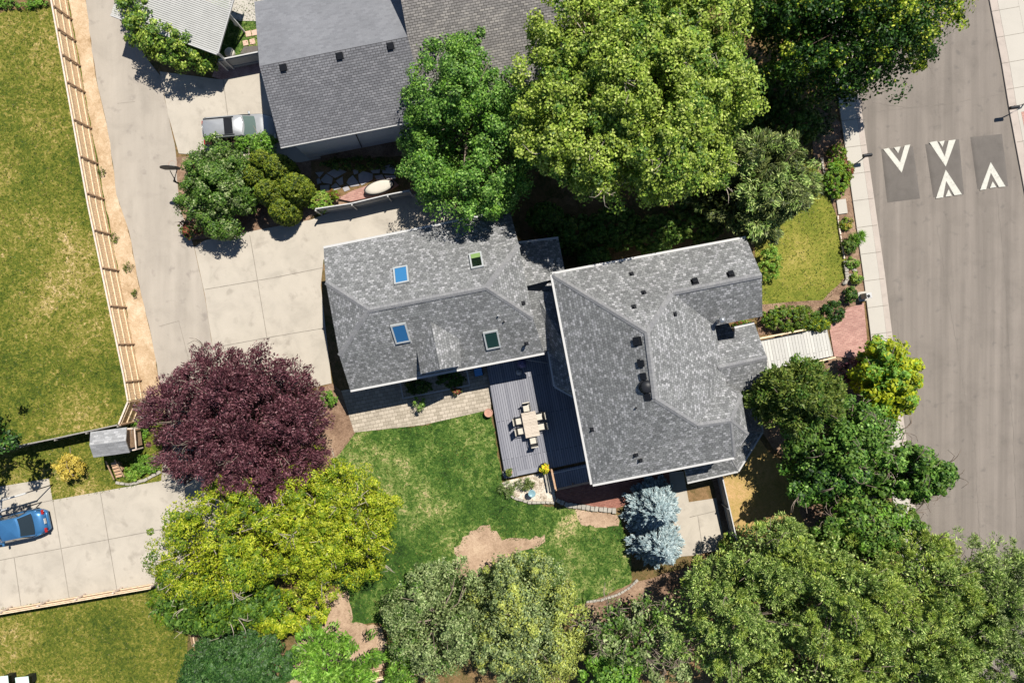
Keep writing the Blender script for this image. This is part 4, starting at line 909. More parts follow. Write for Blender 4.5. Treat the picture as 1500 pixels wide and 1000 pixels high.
# planted bed frame, blue box
PB = thing('planter_frame', 'low white rail frame around the shaded bed beside the garage', 'planter', W(640, 560, 0))
for a, b in (((586, 560), (590.5, 583.5)), ((590.5, 583.5), (688, 564)), ((688, 564), (683.5, 541))):
    mb = MB(); mb.beam(W(*a, .45), W(*b, .45), .07, .05); mb.build('frame_rail', K['white'], PB)
for u, v in ((590.5, 583.5), (639, 573.5), (688, 564), (586, 560)):
    mb = MB(); p = W(u, v, .4); mb.box((p.x, p.y, .22), (.06, .06, .4), ROT); mb.build('frame_post', K['white'], PB)
plant('shrub', 'shaded dark shrub filling the left of the framed bed', 'shrub', 612, 566, 22, 12, .6, ['deep', 'olive'], 240, 90, 28, mprob=[.7, .3])
plant('shrub', 'shaded dark shrub filling the right of the framed bed', 'shrub', 660, 556, 24, 12, .6, ['deep', 'green'], 241, 90, 28, mprob=[.7, .3])
q = W(700.5, 544.5, .9); t = thing('storage_box', 'dark cabinet with a square top coloured like reflected sky beside the deck', 'cabinet', (q.x, q.y, .03))
mb = MB(); mb.box((q.x, q.y, .45), (.56, .56, .84), ROT); mb.build('body', K['dark'], t)
mb = MB(); mb.box((q.x, q.y, .9), (.5, .5, .05), ROT); mb.build('lid', K['lid_reflection'], t, bevel=.01)

# ------------------------------------------------------------------ stones and kerbs in the garden
def stones(name, label, path, n, w, seed, cat, h=.16, mat='stone_l', z0=0):
    rd = random.Random(seed); pts = [W(*p, 0) for p in path]; mb = MB(); seg = []
    for i in range(len(pts) - 1): seg.append((pts[i + 1] - pts[i]).length)
    tot = sum(seg)
    for k in range(n):
        s = tot * (k + .5) / n; i = 0
        while s > seg[i]: s -= seg[i]; i += 1
        d = (pts[i + 1] - pts[i]).normalized(); p = pts[i] + d * s
        L = tot / n * rd.uniform(.86, .98); hh = h * rd.uniform(.8, 1.15); ww = w * rd.uniform(.8, 1.2); T = Matrix.Translation((p.x, p.y, z0 + hh / 2)) @ Matrix.Rotation(math.atan2(d.y, d.x) + rd.uniform(-.1, .1), 4, 'Z')
        m2 = MB(); m2.box(None, (L, ww, hh), mat=T); c = Vector((p.x, p.y, z0 + hh / 2))
        mb.mesh([c + (q - c) * rd.uniform(.85, 1.1) for q in m2.v], m2.f)
    return solo(mb, name, K[mat], label, cat, bevel=.02)
stones('stone_edging', 'curved pale stone edging between pebble garden and lawn', [(738, 716), (752, 728), (775, 735), (812, 735)], 12, .16, 1, 'edging')
stones('stone_wall', 'low pale stone edge below the red brick terrace', [(815, 731), (830, 738), (848, 741), (870, 744), (902, 747)], 14, .3, 2, 'low wall', .22)
stones('stone_edging', 'curved pale kerb beside the mulch path', [(858, 881), (880, 878), (905, 870), (922, 860), (934, 848)], 16, .14, 3, 'edging', .1)
stones('stone_edging', 'low wooden and stone edging along the front lawn', [(1226, 316), (1230, 345), (1236, 380)], 9, .1, 4, 'edging', .16, 'wood_top')
stones('stone_edging', 'dark rock edging behind the low hedge by the front lawn', [(1202, 232), (1208, 262), (1220, 292)], 14, .16, 5, 'edging', .18)
stones('stone_edging', 'dark rock edging below the boardwalk hedge and front lawn', [(1236, 382), (1240, 408), (1237, 414)], 8, .22, 6, 'edging', .2)
stones('stone_edging', 'pale stone edging beside the lower driveway and shed', [(170, 706), (190, 709), (214, 702), (236, 690)], 10, .18, 7, 'edging', .14)
q = W(1232.5, 303, 0); mb = MB(); mb.box((q.x, q.y, .06), (.62, .95, .1), R(8)); solo(mb, 'stone_slab', K['walk'], 'pale rectangular concrete slab between hedge and pavement', 'slab', bevel=.01)
def rock(u, v, sx, sy, h, seed, label, mat='stone_l', z0=0, grp=None):
    rd = random.Random(seed); bm = bmesh.new(); bmesh.ops.create_icosphere(bm, subdivisions=2, radius=.5)
    mb = MB(); q = W(u, v, 0); vs = []
    for p in bm.verts: f = rd.uniform(.82, 1.12); vs.append(Vector((q.x + p.co.x * sx * f, q.y + p.co.y * sy * f, z0 + (p.co.z * f + .3) * h)))
    mb.mesh(vs, [[w.index for w in f.verts] for f in bm.faces]); bm.free(); return solo(mb, 'rock', K[mat], label, 'rock', grp)
rock(1236, 415, .34, .26, .3, 1, 'square pale rock at the corner of the front lawn'); rock(1246, 403, .5, .22, .25, 2, 'long pale rock among the plants by the pavement')
rock(1251, 396, .3, .25, .2, 3, 'small pale rock above the long one'); rock(211, 610, .5, .34, .3, 4, 'pale rounded rock near the angled fence', 'walk')
rock(738, 692, .2, .4, .3, 5, 'white rock beside the corner of the deck', 'walk')
# white box by the pavement
q = W(1263, 434, 0); t = thing('utility_box', 'white utility pedestal with a dark square lid lock by the pavement', 'utility box', (q.x, q.y, 0))
mb = MB(); mb.box((q.x, q.y, .06), (.62, .62, .1), R(8)); mb.build('base', K['walk'], t); p = W(1266, 434, .9)
mb = MB(); mb.box((q.x, q.y, .5), (.36, .36, .78), R(8)); mb.build('cabinet', K['white'], t, bevel=.03)
mb = MB(); mb.box((q.x - .04, q.y - .04, .9), (.16, .18, .03), R(30)); mb.build('lock_plate', K['black'], t)
# mailboxes
def mailbox(u, v, ub, vb, z, label, rz=R(8)):
    q = W(u, v, z); b = W(ub, vb, 0); t = thing('mailbox', label, 'mailbox', (b.x, b.y, 0), 0, 'dark mailboxes at the kerbs')
    m = q.copy(); m.z = z - .12; k = Vector((b.x, b.y, z * .55)); mb = MB(); mb.tube([(b.x, b.y, 0), k, k.lerp(m, .6) + Vector((0, 0, .06)), m], [.045, .045, .04, .035], 8); mb.build('post', K['wood_grey'], t)
    mb = MB(); n = 10; prof = [(-.1, 0), (.1, 0)] + [(.1 * math.cos(math.pi * i / n), .12 + .1 * math.sin(math.pi * i / n)) for i in range(n + 1)]
    dx = Vector((math.cos(rz), math.sin(rz), 0)); dy = Vector((-dx.y, dx.x, 0)); base = q - Vector((0, 0, .1)); A = [base - dx * .28 + dy * a + Vector((0, 0, c_)) for a, c_ in prof]; B = [base + dx * .28 + dy * a + Vector((0, 0, c_)) for a, c_ in prof]
    mb.face(A[::-1]); mb.face(B)
    for i in range(len(A)): j = (i + 1) % len(A); mb.face([A[i], A[j], B[j], B[i]])
    mb.build('box', K['dark'], t); mb = MB(); mb.box(base + dy * .12 + Vector((0, 0, .16)), (.02, .01, .14), rz); mb.build('flag', K['red_paint'], t)
mailbox(1270.5, 227.5, 1249, 242, 1.0, 'dark mailbox on a bent post beside the left speed cushion')
mailbox(1486, 157.5, 1497, 154, 1.0, 'dark mailbox on a bent post at the right edge of the street')
# boardwalk with rails
BW = thing('boardwalk', 'pale plank boardwalk leading from the porch to the brick path', 'boardwalk', W(1168, 510, 0))
P = [W(u, v, .3) for u, v in [(1108, 500), (1211, 479.5), (1220.5, 521), (1120, 543)]]; mb = MB(); mb.prism([(p.x, p.y) for p in P][::-1], .03, .3); mb.build('planks', K['boardwalk'], BW)
for a, b, z in (((1110, 496), (1180, 482.5), .7), ((1142, 542.5), (1224, 523), .6)):
    mb = MB(); mb.beam(W(*a, z), W(*b, z), .1, .06); mb.build('hand_rail', K['wood_new'], BW)
    for f in (.05, .5, .95):
        p = W(a[0] + (b[0] - a[0]) * f, a[1] + (b[1] - a[1]) * f, z); mb = MB(); mb.box((p.x, p.y, z / 2), (.08, .08, z - .06), ROT); mb.build('rail_post', K['wood_brown'], BW)

# ------------------------------------------------------------------ basketball hoop
b = W(276, 262, 0); t = thing('basketball_hoop', 'dark basketball hoop leaning over the alley from the shrubs', 'basketball hoop', (b.x, b.y, 0))
b = W(279, 277, 0); top = W(256, 246, 2.9); mb = MB(); mb.tube([b, Vector((b.x, b.y, 2.2)), top - Vector((0, 0, .3))], [.06, .055, .04], 8); mb.build('pole', K['dark'], t)
mb = MB(); mb.tube([Vector((b.x, b.y, 1.9)), W(249, 250, 2.7)], [.025, .025], 6); mb.build('brace', K['dark'], t)
c_ = W(250, 246.5, 3.0); mb = MB(); prof = []
for i in range(13):
    a = math.pi * i / 12; prof.append((.62 * math.cos(a), .5 * math.sin(a) ** .8))
prof = prof + [(-.45, -.25), (.45, -.25)]
T = Matrix.Translation(c_) @ Matrix.Rotation(R(0), 4, 'Z') @ Matrix.Rotation(R(85), 4, 'X')
A = [T @ Vector((x, y, .02)) for x, y in prof]; B = [T @ Vector((x, y, -.02)) for x, y in prof]; mb.face(A); mb.face(B[::-1])
for i in range(len(A)): j = (i + 1) % len(A); mb.face([A[i], B[i], B[j], A[j]])
mb.build('backboard', K['dark'], t)
mb = MB(); rc = c_ + Vector((0, .28, -.2)); mb.tube([rc + Vector((.23 * math.cos(2 * math.pi * i / 20), .23 * math.sin(2 * math.pi * i / 20), 0)) for i in range(21)], [.01] * 21, 5); mb.build('rim', K['terracotta'], t)

# ------------------------------------------------------------------ playhouse
PH = thing('playhouse', 'small raised playhouse with pale shingle roof and side porch', 'playhouse', W(162, 650, 0))
V = [(132.5, 632.5, 2.6), (185.5, 625.5, 2.6), (184, 645.5, 3.1), (190, 662.5, 2.6), (137, 670, 2.6), (131, 652, 3.1)]
roof(PH, V, [(0, 1, 2, 5), (5, 2, 3, 4)], 'shingle_s', name='roof', th=.08, fascia='wood_grey')
walls(PH, [(132.5, 632.5), (185.5, 625.5), (190, 662.5), (137, 670)], 2.6, .22, 'wood_brown', .7)
for u, v in ((140, 640), (180, 634), (184, 656), (143, 663)):
    p = W(u, v, .7); mb = MB(); mb.box((p.x, p.y, .35), (.1, .1, .7), ROT); mb.build('stilt', K['wood_brown'], PH)
P = [W(u, v, 1.0) for u, v in [(184, 628), (196.5, 627), (199.5, 658), (188, 660)]]; mb = MB(); mb.prism([(p.x, p.y) for p in P][::-1], .9, 1.0); mb.build('porch_floor', K['wood_grey'], PH)
for a, b in (((185, 627.5), (197, 627.5)), ((197, 627.5), (199.5, 658)), ((199.5, 658), (189, 660))):
    mb = MB(); mb.beam(W(*a, 1.7), W(*b, 1.7), .07, .05); mb.build('porch_rail', K['wood_top'], PH)
for u, v in ((197, 627.5), (199.5, 658)):
    p = W(u, v, 1.7); mb = MB(); mb.box((p.x, p.y, 1.3), (.07, .07, .75), ROT); mb.build('rail_post', K['wood_top'], PH)
mb = MB()
q = W(191.5, 644, 1.05); t = thing('porch_bench', 'pale slatted bench on the playhouse porch', 'bench', (q.x, q.y, 1.0))
mb.box((q.x, q.y, 1.2), (.28, .75, .05), ROT); mb.build('seat', K['white'], t); mb = MB(); mb.box((q.x, q.y, 1.09), (.2, .6, .16), ROT); mb.build('base', K['wood_brown'], t)
ST = thing('wooden_steps', 'brown wooden steps with rails below the playhouse', 'steps', W(170, 690, 0))
for k in range(5):
    z = .75 - k * .15; a = W(163 + k * 1.7, 680 + k * 4.3, z); b = W(172 + k * 1.7, 678 + k * 4.3, z); mb = MB(); mb.beam(a, b, .2, .04); mb.build('tread', K['wood_step'], ST)
for a, b in (((155, 675), (167, 702)), ((168, 673), (182, 698))):
    mb = MB(); mb.beam(W(*a, 1.0), W(*b, .45), .06, .06); mb.build('hand_rail', K['wood_brown'], ST)
# two slatted deck chairs and bench tray beside steps
mb = MB(); q = W(178, 682, 0); mb.box((q.x, q.y, .3), (.28, .6, .05), R(25)); mb.box((q.x, q.y, .14), (.2, .5, .27), R(25)); solo(mb, 'wooden_crate', K['wood_step'], 'small orange brown wooden box beside the playhouse steps', 'box')

# ------------------------------------------------------------------ cars
def car(label, loc, rz, L, Wd, Ht, paint, kind='sedan', sunroof=False, ws='glass'):
    t = thing('parked_car', label, 'car', loc, rz, 'cars parked on the driveways')
    # plan outline half width as a function of x (front = +x)
    def hw(x):
        s = abs(x) / (L / 2); return Wd / 2 * (1 - max(0, s) ** 5 * .36)
    def deck(x):
        f = x / L
        if kind == 'sedan': z = .92 - .2 * max(0, f - .28) / .22 - .06 * max(0, -f - .38) / .12
        else: z = .98 - .16 * max(0, f - .3) / .2
        return z
    N = 34; M_ = 12; vs = []; fs = []
    for i in range(N + 1):
        x = -L / 2 + L * i / N; w = hw(x); z = deck(x); e = 1 - (abs(2 * x / L)) ** 14 * .35
        for j in range(M_ + 1):
            a = j / M_ * 2 - 1; y = w * a; d = abs(a)
            zz = z * e - .06 * d ** 2 - (.0 if d < .8 else (d - .8) / .2 * .16)
            vs.append((x, y * (1.0), zz))
    top = len(vs)
    for i in range(N):
        for j in range(M_): k = i * (M_ + 1) + j; fs.append((k, k + M_ + 1, k + M_ + 2, k + 1))
    # sides down
    ring = [i * (M_ + 1) for i in range(N + 1)] + [N * (M_ + 1) + j for j in range(1, M_ + 1)] + [i * (M_ + 1) + M_ for i in range(N - 1, -1, -1)] + [j for j in range(M_ - 1, 0, -1)]
    for zz, sc_ in ((.62, 1.03), (.3, 1.02), (.2, .96)):
        base = len(vs)
        for r in ring: x, y, _ = vs[r] if zz == .62 else vs[r]; vs.append((x * (1 + (sc_ - 1) * .6), y * sc_, zz))
        prev = ring if zz == .62 else list(range(base - len(ring), base))
        for q in range(len(ring)): w_ = (q + 1) % len(ring); fs.append((prev[q], prev[w_], base + w_, base + q))
    mb = MB(0); mb.mesh(vs, fs, 0, True); mb.build('body', paint, t, True)
    # cabin
    if kind == 'sedan': xb = (-L * .36, L * .20); xr = (-L * .20, L * .04)
    else: xb = (-L * .47, L * .24); xr = (-L * .41, L * .10)
    wb, wr = Wd * .455, Wd * .36; zb = .86; zr = Ht
    mb = MB(0); n = 8; rows = []
    for q in range(3):
        f = (0, .85, 1)[q]; x0 = xb[0] + (xr[0] - xb[0]) * f; x1 = xb[1] + (xr[1] - xb[1]) * f; w = wb + (wr - wb) * (0, .9, 1.06)[q]; z = zb + (zr - zb) * (0, .9, .985)[q]; bow = .1
        ring_ = []
        for i in range(n + 1): a = i / n * 2 - 1; ring_.append((x1 + bow * (1 - a * a) - .04, a * w * (.93), z + (.02 * (1 - a * a) if q == 2 else 0)))
        for i in range(1, n): ring_.append((x1 + (x0 - x1) * i / n, w, z))
        for i in range(n + 1): a = 1 - i / n * 2; ring_.append((x0 - bow * .6 * (1 - a * a) + .04, a * w * .93, z))
        for i in range(1, n): ring_.append((x0 + (x1 - x0) * i / n, -w, z))
        rows.append(ring_)
    vs = [p for r in rows for p in r]; k = len(rows[0]); fs = []
    for q in range(2):
        for i in range(k): j = (i + 1) % k; fs.append((q * k + i, q * k + j, (q + 1) * k + j, (q + 1) * k + i))
    mb.mesh(vs, fs, 0, False)
    xm = (xr[0] + xr[1]) / 2; i0 = len(mb.v); mb.v.append(Vector((xm, 0, zr + .035)))
    for i in range(k): j = (i + 1) % k; mb.f.append([2 * k + i, 2 * k + j, i0]); mb.m.append(0); mb.sm.append(True)
    mb.build('cabin', paint, t, True)
    def pane(name, p4, mat, off=.015):
        A = [Vector(p) for p in p4]; nn = (A[1] - A[0]).cross(A[2] - A[0]).normalized(); c0 = sum(A, Vector()) / 4
        if nn.dot(c0 - Vector((xm, 0, .9))) < 0: nn = -nn; A = A[::-1]
        m3 = MB(0); m3.face([a + nn * (off + .01) for a in A]); B_ = [a - nn * .02 for a in A]; m3.face(B_[::-1])
        for i in range(4): j = (i + 1) % 4; m3.face([B_[i], B_[j], A[j] + nn * (off + .01), A[i] + nn * (off + .01)])
        m3.build(name, mat, t, True)
    def at(side, f, a):                     # a point on the cabin's front (1) or back (-1)
        x0 = xb[1 if side > 0 else 0]; x1 = xr[1 if side > 0 else 0]; b_ = .1 if side > 0 else -.06
        w = wb + (wr - wb) * f; return (x0 + (x1 - x0) * f + b_ * (1 - a * a), a * w * .86, zb + (zr - zb) * f * .98)
    for side_, nm, gm in ((1, 'windscreen', ws), (-1, 'rear_window', 'glass')):
        m3 = MB(0); g_ = []
        for f in (.1, .92):
            for i in range(7): p = Vector(at(side_, f, -1 + i / 3)); p.x += side_ * .035; p.z += .03; g_.append(p)
        fsx = [(i, i + 1, i + 8, i + 7) if side_ > 0 else (i + 1, i, i + 7, i + 8) for i in range(6)]; m3.mesh(g_, fsx, 0, True); m3.build(nm, K[gm], t, True)
    for s in (-1, 1):
        x0 = xb[0] + (xr[0] - xb[0]) * .55 + .12; x1 = xb[1] + (xr[1] - xb[1]) * .55 - .1; xm2 = (x0 + x1) / 2
        for a, b in ((x0, xm2 - .04), (xm2 + .04, x1)):
            ex0 = .25 if a == x0 else 0; ex1 = .3 if b == x1 else 0
            pane('side_window', [(a - ex0 * .6, s * (wb - .01), zb + .08), (b + ex1 * .6, s * (wb - .01), zb + .08), (b - ex1 * .3, s * (wr + .015), zr - .14), (a + ex0 * .3, s * (wr + .015), zr - .14)], K['glass'])
        m3 = MB(0); m3.box((xb[1] - .35, s * (Wd / 2 + .03), .93), (.12, .2, .13)); m3.build('wing_mirror', paint, t, True, bevel=.03)
        for sx in (1, -1):
            m3 = MB(0); m3.box((sx * (L / 2 - .1), s * Wd * .33, .68), (.14, .3, .13)); m3.build('headlight' if sx > 0 else 'tail_light', K['cushion'] if sx > 0 else K['tail'], t, True, bevel=.03)
        for x in (L * .30, -L * .30):
            m3 = MB(0); c0 = Vector((x, s * (Wd / 2 - .12), .33)); m3.tube([c0 - Vector((0, .11, 0)), c0 + Vector((0, .11, 0))], [.33, .33], 20, smooth=False); o = m3.build('wheel', K['black'], t, True)
            m3 = MB(0); m3.tube([c0 - Vector((0, .12, 0)), c0 + Vector((0, .12, 0))], [.2, .2], 14, smooth=False); m3.build('rim', K['metal'], o, True)
    if sunroof:
        m3 = MB(0); m3.box((xr[0] + (xr[1] - xr[0]) * .66, 0, zr + .022), (.55, 1.0, .03)); m3.build('sunroof', K['black'], t, True, bevel=.01)
        for s in (-1, 1):
            m3 = MB(0); m3.box(((xr[0] + xr[1]) / 2 - .2, s * .56, zr + .03), (1.9, .04, .05)); m3.build('roof_rail', K['dark'], t, True)
    m3 = MB(0); m3.box((-L / 2 - .005 + .02, 0, .72), (.05, .34, .16)); m3.build('licence_plate', K['white'], t, True)
    return t
K['tail'] = m_plain('tail_light_red', (.35, .02, .02), .3, .1)
p = W(349, 189, .9)
car('silver estate car parked with its bonnet under the neighbour eave', (p.x, p.y, .02), R(5), 4.75, 1.86, 1.6, m_paint('paint_silver', (.34, .35, .36), .15), 'suv', True, 'glass_ws')
p = W(14, 774, .9)
car('blue saloon car entering the picture at the left edge', (p.x, p.y, .02), R(12) + math.pi, 4.5, 1.8, 1.45, m_paint('paint_blue', (.05, .17, .36), .3), 'sedan')
# white tube frame beside the blue car
FR = thing('tube_frame', 'white tubular metal frame standing beside the blue car', 'metal frame', W(12, 735, 0))
for a, b, za, zb_ in (((-20, 739), (38, 722), 1.9, 1.9), ((2, 733), (1, 750), 1.9, 1.9), ((-10, 752), (14, 743), 1.9, 1.9)):
    mb = MB(); mb.tube([W(*a, za), W(*b, zb_)], [.06, .06], 8); mb.build('bar', K['white'], FR)
for a, b in (((37, 722), (36, 733)), ((20, 749), (30, 740))):
    mb = MB(); q = W(*a, 1.9); mb.tube([q, Vector((q.x * .985, q.y * .985, 0))], [.035, .035], 8); mb.build('frame_leg', K['dark'], FR)
# bins in the corner
def bin_(u, v, label):
    q = W(u, v, 1.0); t = thing('wheelie_bin', label, 'bin', (q.x, q.y, 0), R(6), 'bins at the bottom left corner')
    mb = MB(0); n = [(-.22, -.22), (.22, -.22), (.22, .22), (-.22, .22)]; lo = [(x, y, 0) for x, y in n]; hi = [(x * 1.25, y * 1.25, .95) for x, y in n]
    for i in range(4): j = (i + 1) % 4; mb.face([lo[i], lo[j], hi[j], hi[i]])
    mb.face(hi); mb.build('body', K['dark'], t, True)
    mb = MB(0); mb.box((0, -.02, 1.0), (.86, .95, .07)); mb.build('lid', K['mint'], t, True, bevel=.03)
    mb = MB(0); mb.tube([(-.3, .36, .97), (.3, .36, .97)], [.025, .025], 6); mb.build('handle', K['mint'], t, True)
K['mint'] = m_plain('mint_plastic', (.6, .75, .68), .4, .05)
bin_(3, 1000, 'pale mint lidded bin in the bottom left corner'); bin_(33, 1001, 'pale mint lidded bin right of the corner bin')
# the big crowns
tree('maple_tree', 'rounded bright green maple leaning over the top of the grey garage roof', 'tree', 684, 188, 102, 148, 5.0, 3.6, ['maple', 'bright'], 101, k=9, ncl=1500, per=170, cr=0.6, ll=0.14, lw=0.1, flat=.75, mprob=[.8, .2], small=0.55, spread=.6, lump=.25, sp=0.95, fill=0.15, jit=0.8, hole=0.38, holef=0.8)
tree('linden_tree', 'huge yellow green tree with pale twigs beside the maple at the top', 'tree', 932, 128, 190, 170, 9.3, 3.8, ['lime', 'lime2'], 102, k=10, bark='bark_pale', r0=.3, nl=40, ncl=2600, per=130, cr=0.5, ll=0.15, lw=0.11, mprob=[.75, .25], small=0.5, spread=.62, over=0.0, twigs=50, lump=.3, flat=.8, sp=0.75, fill=0.25, jit=1.0, up=0.9, hole=0.37, holef=0.65)
tree('street_maple_tree', 'dark green broad tree overhanging the street at the top right', 'tree', 1232, 30, 162, 122, 6.5, 3.6, ['deep', 'tips'], 103, k=9, bark='bark_dark', r0=.22, ncl=1800, per=120, cr=0.62, ll=0.17, lw=0.12, mprob=[.93, .07], small=0.52, lump=.25, mdir=((.75, .3, .6), 1.6, 3.6, 1), up=.1, sp=0.85, fill=0.3, jit=0.9, hole=0.38, holef=0.7)
tree('juniper_tree', 'dusky feathery green tree on the front lawn above the big roof', 'tree', 1108, 275, 92, 82, 4.2, 3.0, ['dusky', 'pine'], 104, k=7, bark='bark_dark', ncl=1300, per=90, cr=0.4, ll=0.3, lw=0.06, mode='spray', mprob=[.6, .4], lump=0.4, sp=0.65, fill=0.3, up=0.9, hole=0.42, holef=0.8)
tree('plum_tree', 'round dark purple leaved plum tree beside the driveway', 'tree', 354, 624, 132, 120, 4.0, 2.8, ['plum'], 105, k=9, bark='bark', ncl=2200, per=80, cr=0.38, ll=0.17, lw=0.06, small=0.5, spread=.6, over=0.0, twigs=30, lump=0.3, up=.3, jit=0.9, sp=0.65, fill=0.35, mode='spray', hole=0.33, holef=0.9)
tree('golden_locust_tree', 'golden yellow locust tree over the left edge of the back lawn', 'tree', 474, 772, 108, 104, 4.2, 2.0, ['locust', 'locust_g'], 106, k=9, bark='bark_pale', nl=26, ncl=1400, per=90, cr=0.4, ll=0.15, lw=0.07, mprob=[.72, .28], over=0.1, twigs=30, lump=.35, small=0.55, sp=0.7, fill=0.25, hole=0.38, holef=0.8)
tree('golden_locust_tree', 'greener golden locust tree beside the concrete driveway below the plum', 'tree', 316, 790, 104, 88, 4.8, 2.2, ['locust', 'locust_g', 'green'], 107, k=8, bark='bark_pale', nl=22, ncl=1300, per=90, cr=0.4, ll=0.15, lw=0.07, mprob=[.5, .35, .15], over=0.1, twigs=26, lump=.35, small=0.55, sp=0.7, fill=0.25, hole=0.4, holef=0.8)
tree('mulberry_tree', 'mid green tree below the golden trees with curving bare twigs', 'tree', 318, 880, 88, 48, 3.8, 1.8, ['green', 'locust_g'], 108, k=7, bark='bark_pale', ncl=900, per=60, cr=0.4, ll=.2, lw=.12, mprob=[.8, .2], twigs=16, over=0.1, sp=0.7, fill=0.25, hole=0.36, holef=0.8)
tree('locust_shrub', 'small golden shrub at the lower edge of the golden trees', 'shrub', 420, 895, 60, 36, 2.2, 1.4, ['locust', 'locust_g'], 109, k=5, nl=8, r0=.06, ncl=200, per=40, cr=.35, ll=.22, lw=.1, mprob=[.6, .4])
tree('russian_olive_tree', 'grey green bushy tree left of the pair at the bottom', 'tree', 642, 908, 76, 88, 3.4, 2.4, ['sage', 'green'], 110, k=8, ncl=1200, per=90, cr=0.5, ll=0.14, lw=0.09, mprob=[.85, .15], lump=.3, small=0.55, sp=0.85, fill=0.2, hole=0.4, holef=0.8)
tree('russian_olive_tree', 'grey green bushy tree right of the pair at the bottom, with a yellowish side', 'tree', 776, 908, 84, 102, 3.6, 2.4, ['sage', 'sage_y'], 111, k=8, ncl=1400, per=90, cr=0.5, ll=0.14, lw=0.09, mprob=[.7, .3], mdir=((1, -.2, 0), .8, 1.6, 1), lump=.3, small=0.55, sp=0.85, fill=0.2, hole=0.4, holef=0.8)
tree('yew_tree', 'smooth dark green evergreen at the bottom left of the trees', 'tree', 350, 972, 84, 52, 2.8, 1.8, ['yew'], 112, k=6, ncl=900, per=60, cr=.36, ll=.2, lw=.08, lump=.08, bark='bark_dark', sp=0.5, up=0.8)
tree('ash_tree', 'bright green feathery tree at the bottom beside the bare soil', 'tree', 490, 970, 66, 62, 3.2, 1.8, ['bright', 'green'], 113, k=7, ncl=360, per=44, cr=.42, ll=.26, lw=.1, mprob=[.75, .25], mode='spray', hole=0.4, holef=0.8)
tree('lilac_shrub', 'small rounded green shrub between soil patch and grey green trees', 'shrub', 588, 975, 26, 34, 1.8, 1.3, ['bright', 'green'], 114, k=4, nl=6, r0=.05, ncl=120, per=40, cr=.32, ll=.16, lw=.1, mprob=[.5, .5])
tree('half_bare_tree', 'thin green tree with many bare grey branches beside the mulch path', 'tree', 925, 930, 78, 52, 3.4, 1.8, ['green', 'sage'], 115, k=7, bark='bark', nl=30, ncl=260, per=44, cr=.45, ll=.2, lw=.13, mprob=[.6, .4], over=0.2, twigs=70, lump=.4, sp=0.8, fill=0.1, hole=0.45, holef=0.8)
tree('laurel_shrub', 'glossy bright green shrub at the bottom below the half bare tree', 'shrub', 900, 980, 52, 38, 2.6, 1.6, ['bright', 'maple'], 116, k=5, nl=8, r0=.06, ncl=220, per=40, cr=.4, ll=.2, lw=.13, mprob=[.6, .4], hole=0.35, holef=0.9)
tree('sage_shrub', 'pale grey green shrub between the half bare tree and the pines', 'shrub', 975, 950, 42, 58, 2.8, 1.8, ['sage'], 117, k=5, nl=8, r0=.06, ncl=240, per=44, cr=.4, ll=.18, lw=.1, hole=0.38, holef=0.8)
PINES = [
 ('scots pine with olive tufts nearest the end of the mulch path', 1075, 915, 105, 95, 5.0, 0), ('pine whose crown reaches the straw coloured lawn and the grey fence', 1135, 822, 78, 62, 5.0, 0),
 ('large pine in the middle of the lower right grove', 1225, 870, 105, 100, 6.5, 1), ('pine filling the bottom edge in the middle of the grove', 1190, 985, 100, 70, 5.5, 1),
 ('yellowish pine at the street edge of the grove', 1345, 858, 80, 80, 6.0, 1), ('darker pine between the street and the corner spruces', 1398, 915, 78, 62, 5.2, 0), ('pine in the bottom right corner with a dense low crown', 1330, 975, 95, 80, 6.2, 0)]
for i, (lab, u, v, rx, ry, zc, y) in enumerate(PINES):
    tree('pine_tree', lab, 'pine tree', u, v, rx, ry, zc, 2.8, ['pine', 'pine_y'], 130 + i, k=8, bark='bark', r0=.2, nl=24, group='pines of the lower right grove', ncl=2200, per=150, cr=.38, ll=.17, lw=.05, sp=1.2, fill=.1,
         mode='needle', mprob=[.45, .55] if y else [.8, .2], over=.1, twigs=8, lump=.4, hole=.5, holef=.9, small=.5)
tree('spruce_tree', 'grey green spruce at the right edge over the foot of the street', 'tree', 1446, 868, 88, 82, 5.5, 3.0, ['pine', 'sage'], 140, k=7, ncl=1300, per=90, cr=.4, ll=0.2, lw=0.05, mode='needle', mprob=[.6, .4], lump=.3, twigs=10, sp=0.75, hole=0.42, holef=0.8)
tree('spruce_tree', 'grey green spruce in the bottom right corner of the picture', 'tree', 1455, 980, 90, 66, 5.5, 3.0, ['pine', 'sage'], 141, k=7, ncl=1300, per=90, cr=.4, ll=0.2, lw=0.05, mode='needle', mprob=[.7, .3], lump=.3, twigs=10, sp=0.75, hole=0.42, holef=0.8)
# street side trees
tree('yellow_street_tree', 'bright yellow green small tree at the kerb below the brick path', 'tree', 1297, 556, 50, 58, 3.4, 1.9, ['yellow', 'bright'], 150, k=6, ncl=700, per=60, cr=.4, ll=.26, lw=.13, mprob=[.5, .5], mdir=((1, -.2, .2), .5, .6, 0), lump=0.45, sp=0.7, fill=0.15, hole=0.38, holef=1.0, small=0.6)
tree('ash_tree', 'mid green tree over the pavement with bare twigs in its middle', 'tree', 1228, 640, 78, 66, 4.4, 2.2, ['green', 'maple'], 151, k=8, nl=24, ncl=1000, per=80, cr=.45, ll=.2, lw=.13, mprob=[.7, .3], over=0.1, twigs=30, lump=.35, small=0.55, sp=0.85, fill=0.15, hole=0.43, holef=0.8)
tree('maple_tree', 'green tree whose round crown end juts over the street', 'tree', 1325, 695, 62, 42, 4.0, 1.9, ['green', 'maple'], 152, k=6, nl=24, ncl=700, per=80, cr=.42, ll=.2, lw=.14, mprob=[.6, .4], over=0.1, twigs=24, lump=.35, sp=0.85, fill=0.15, hole=0.4, holef=0.9)
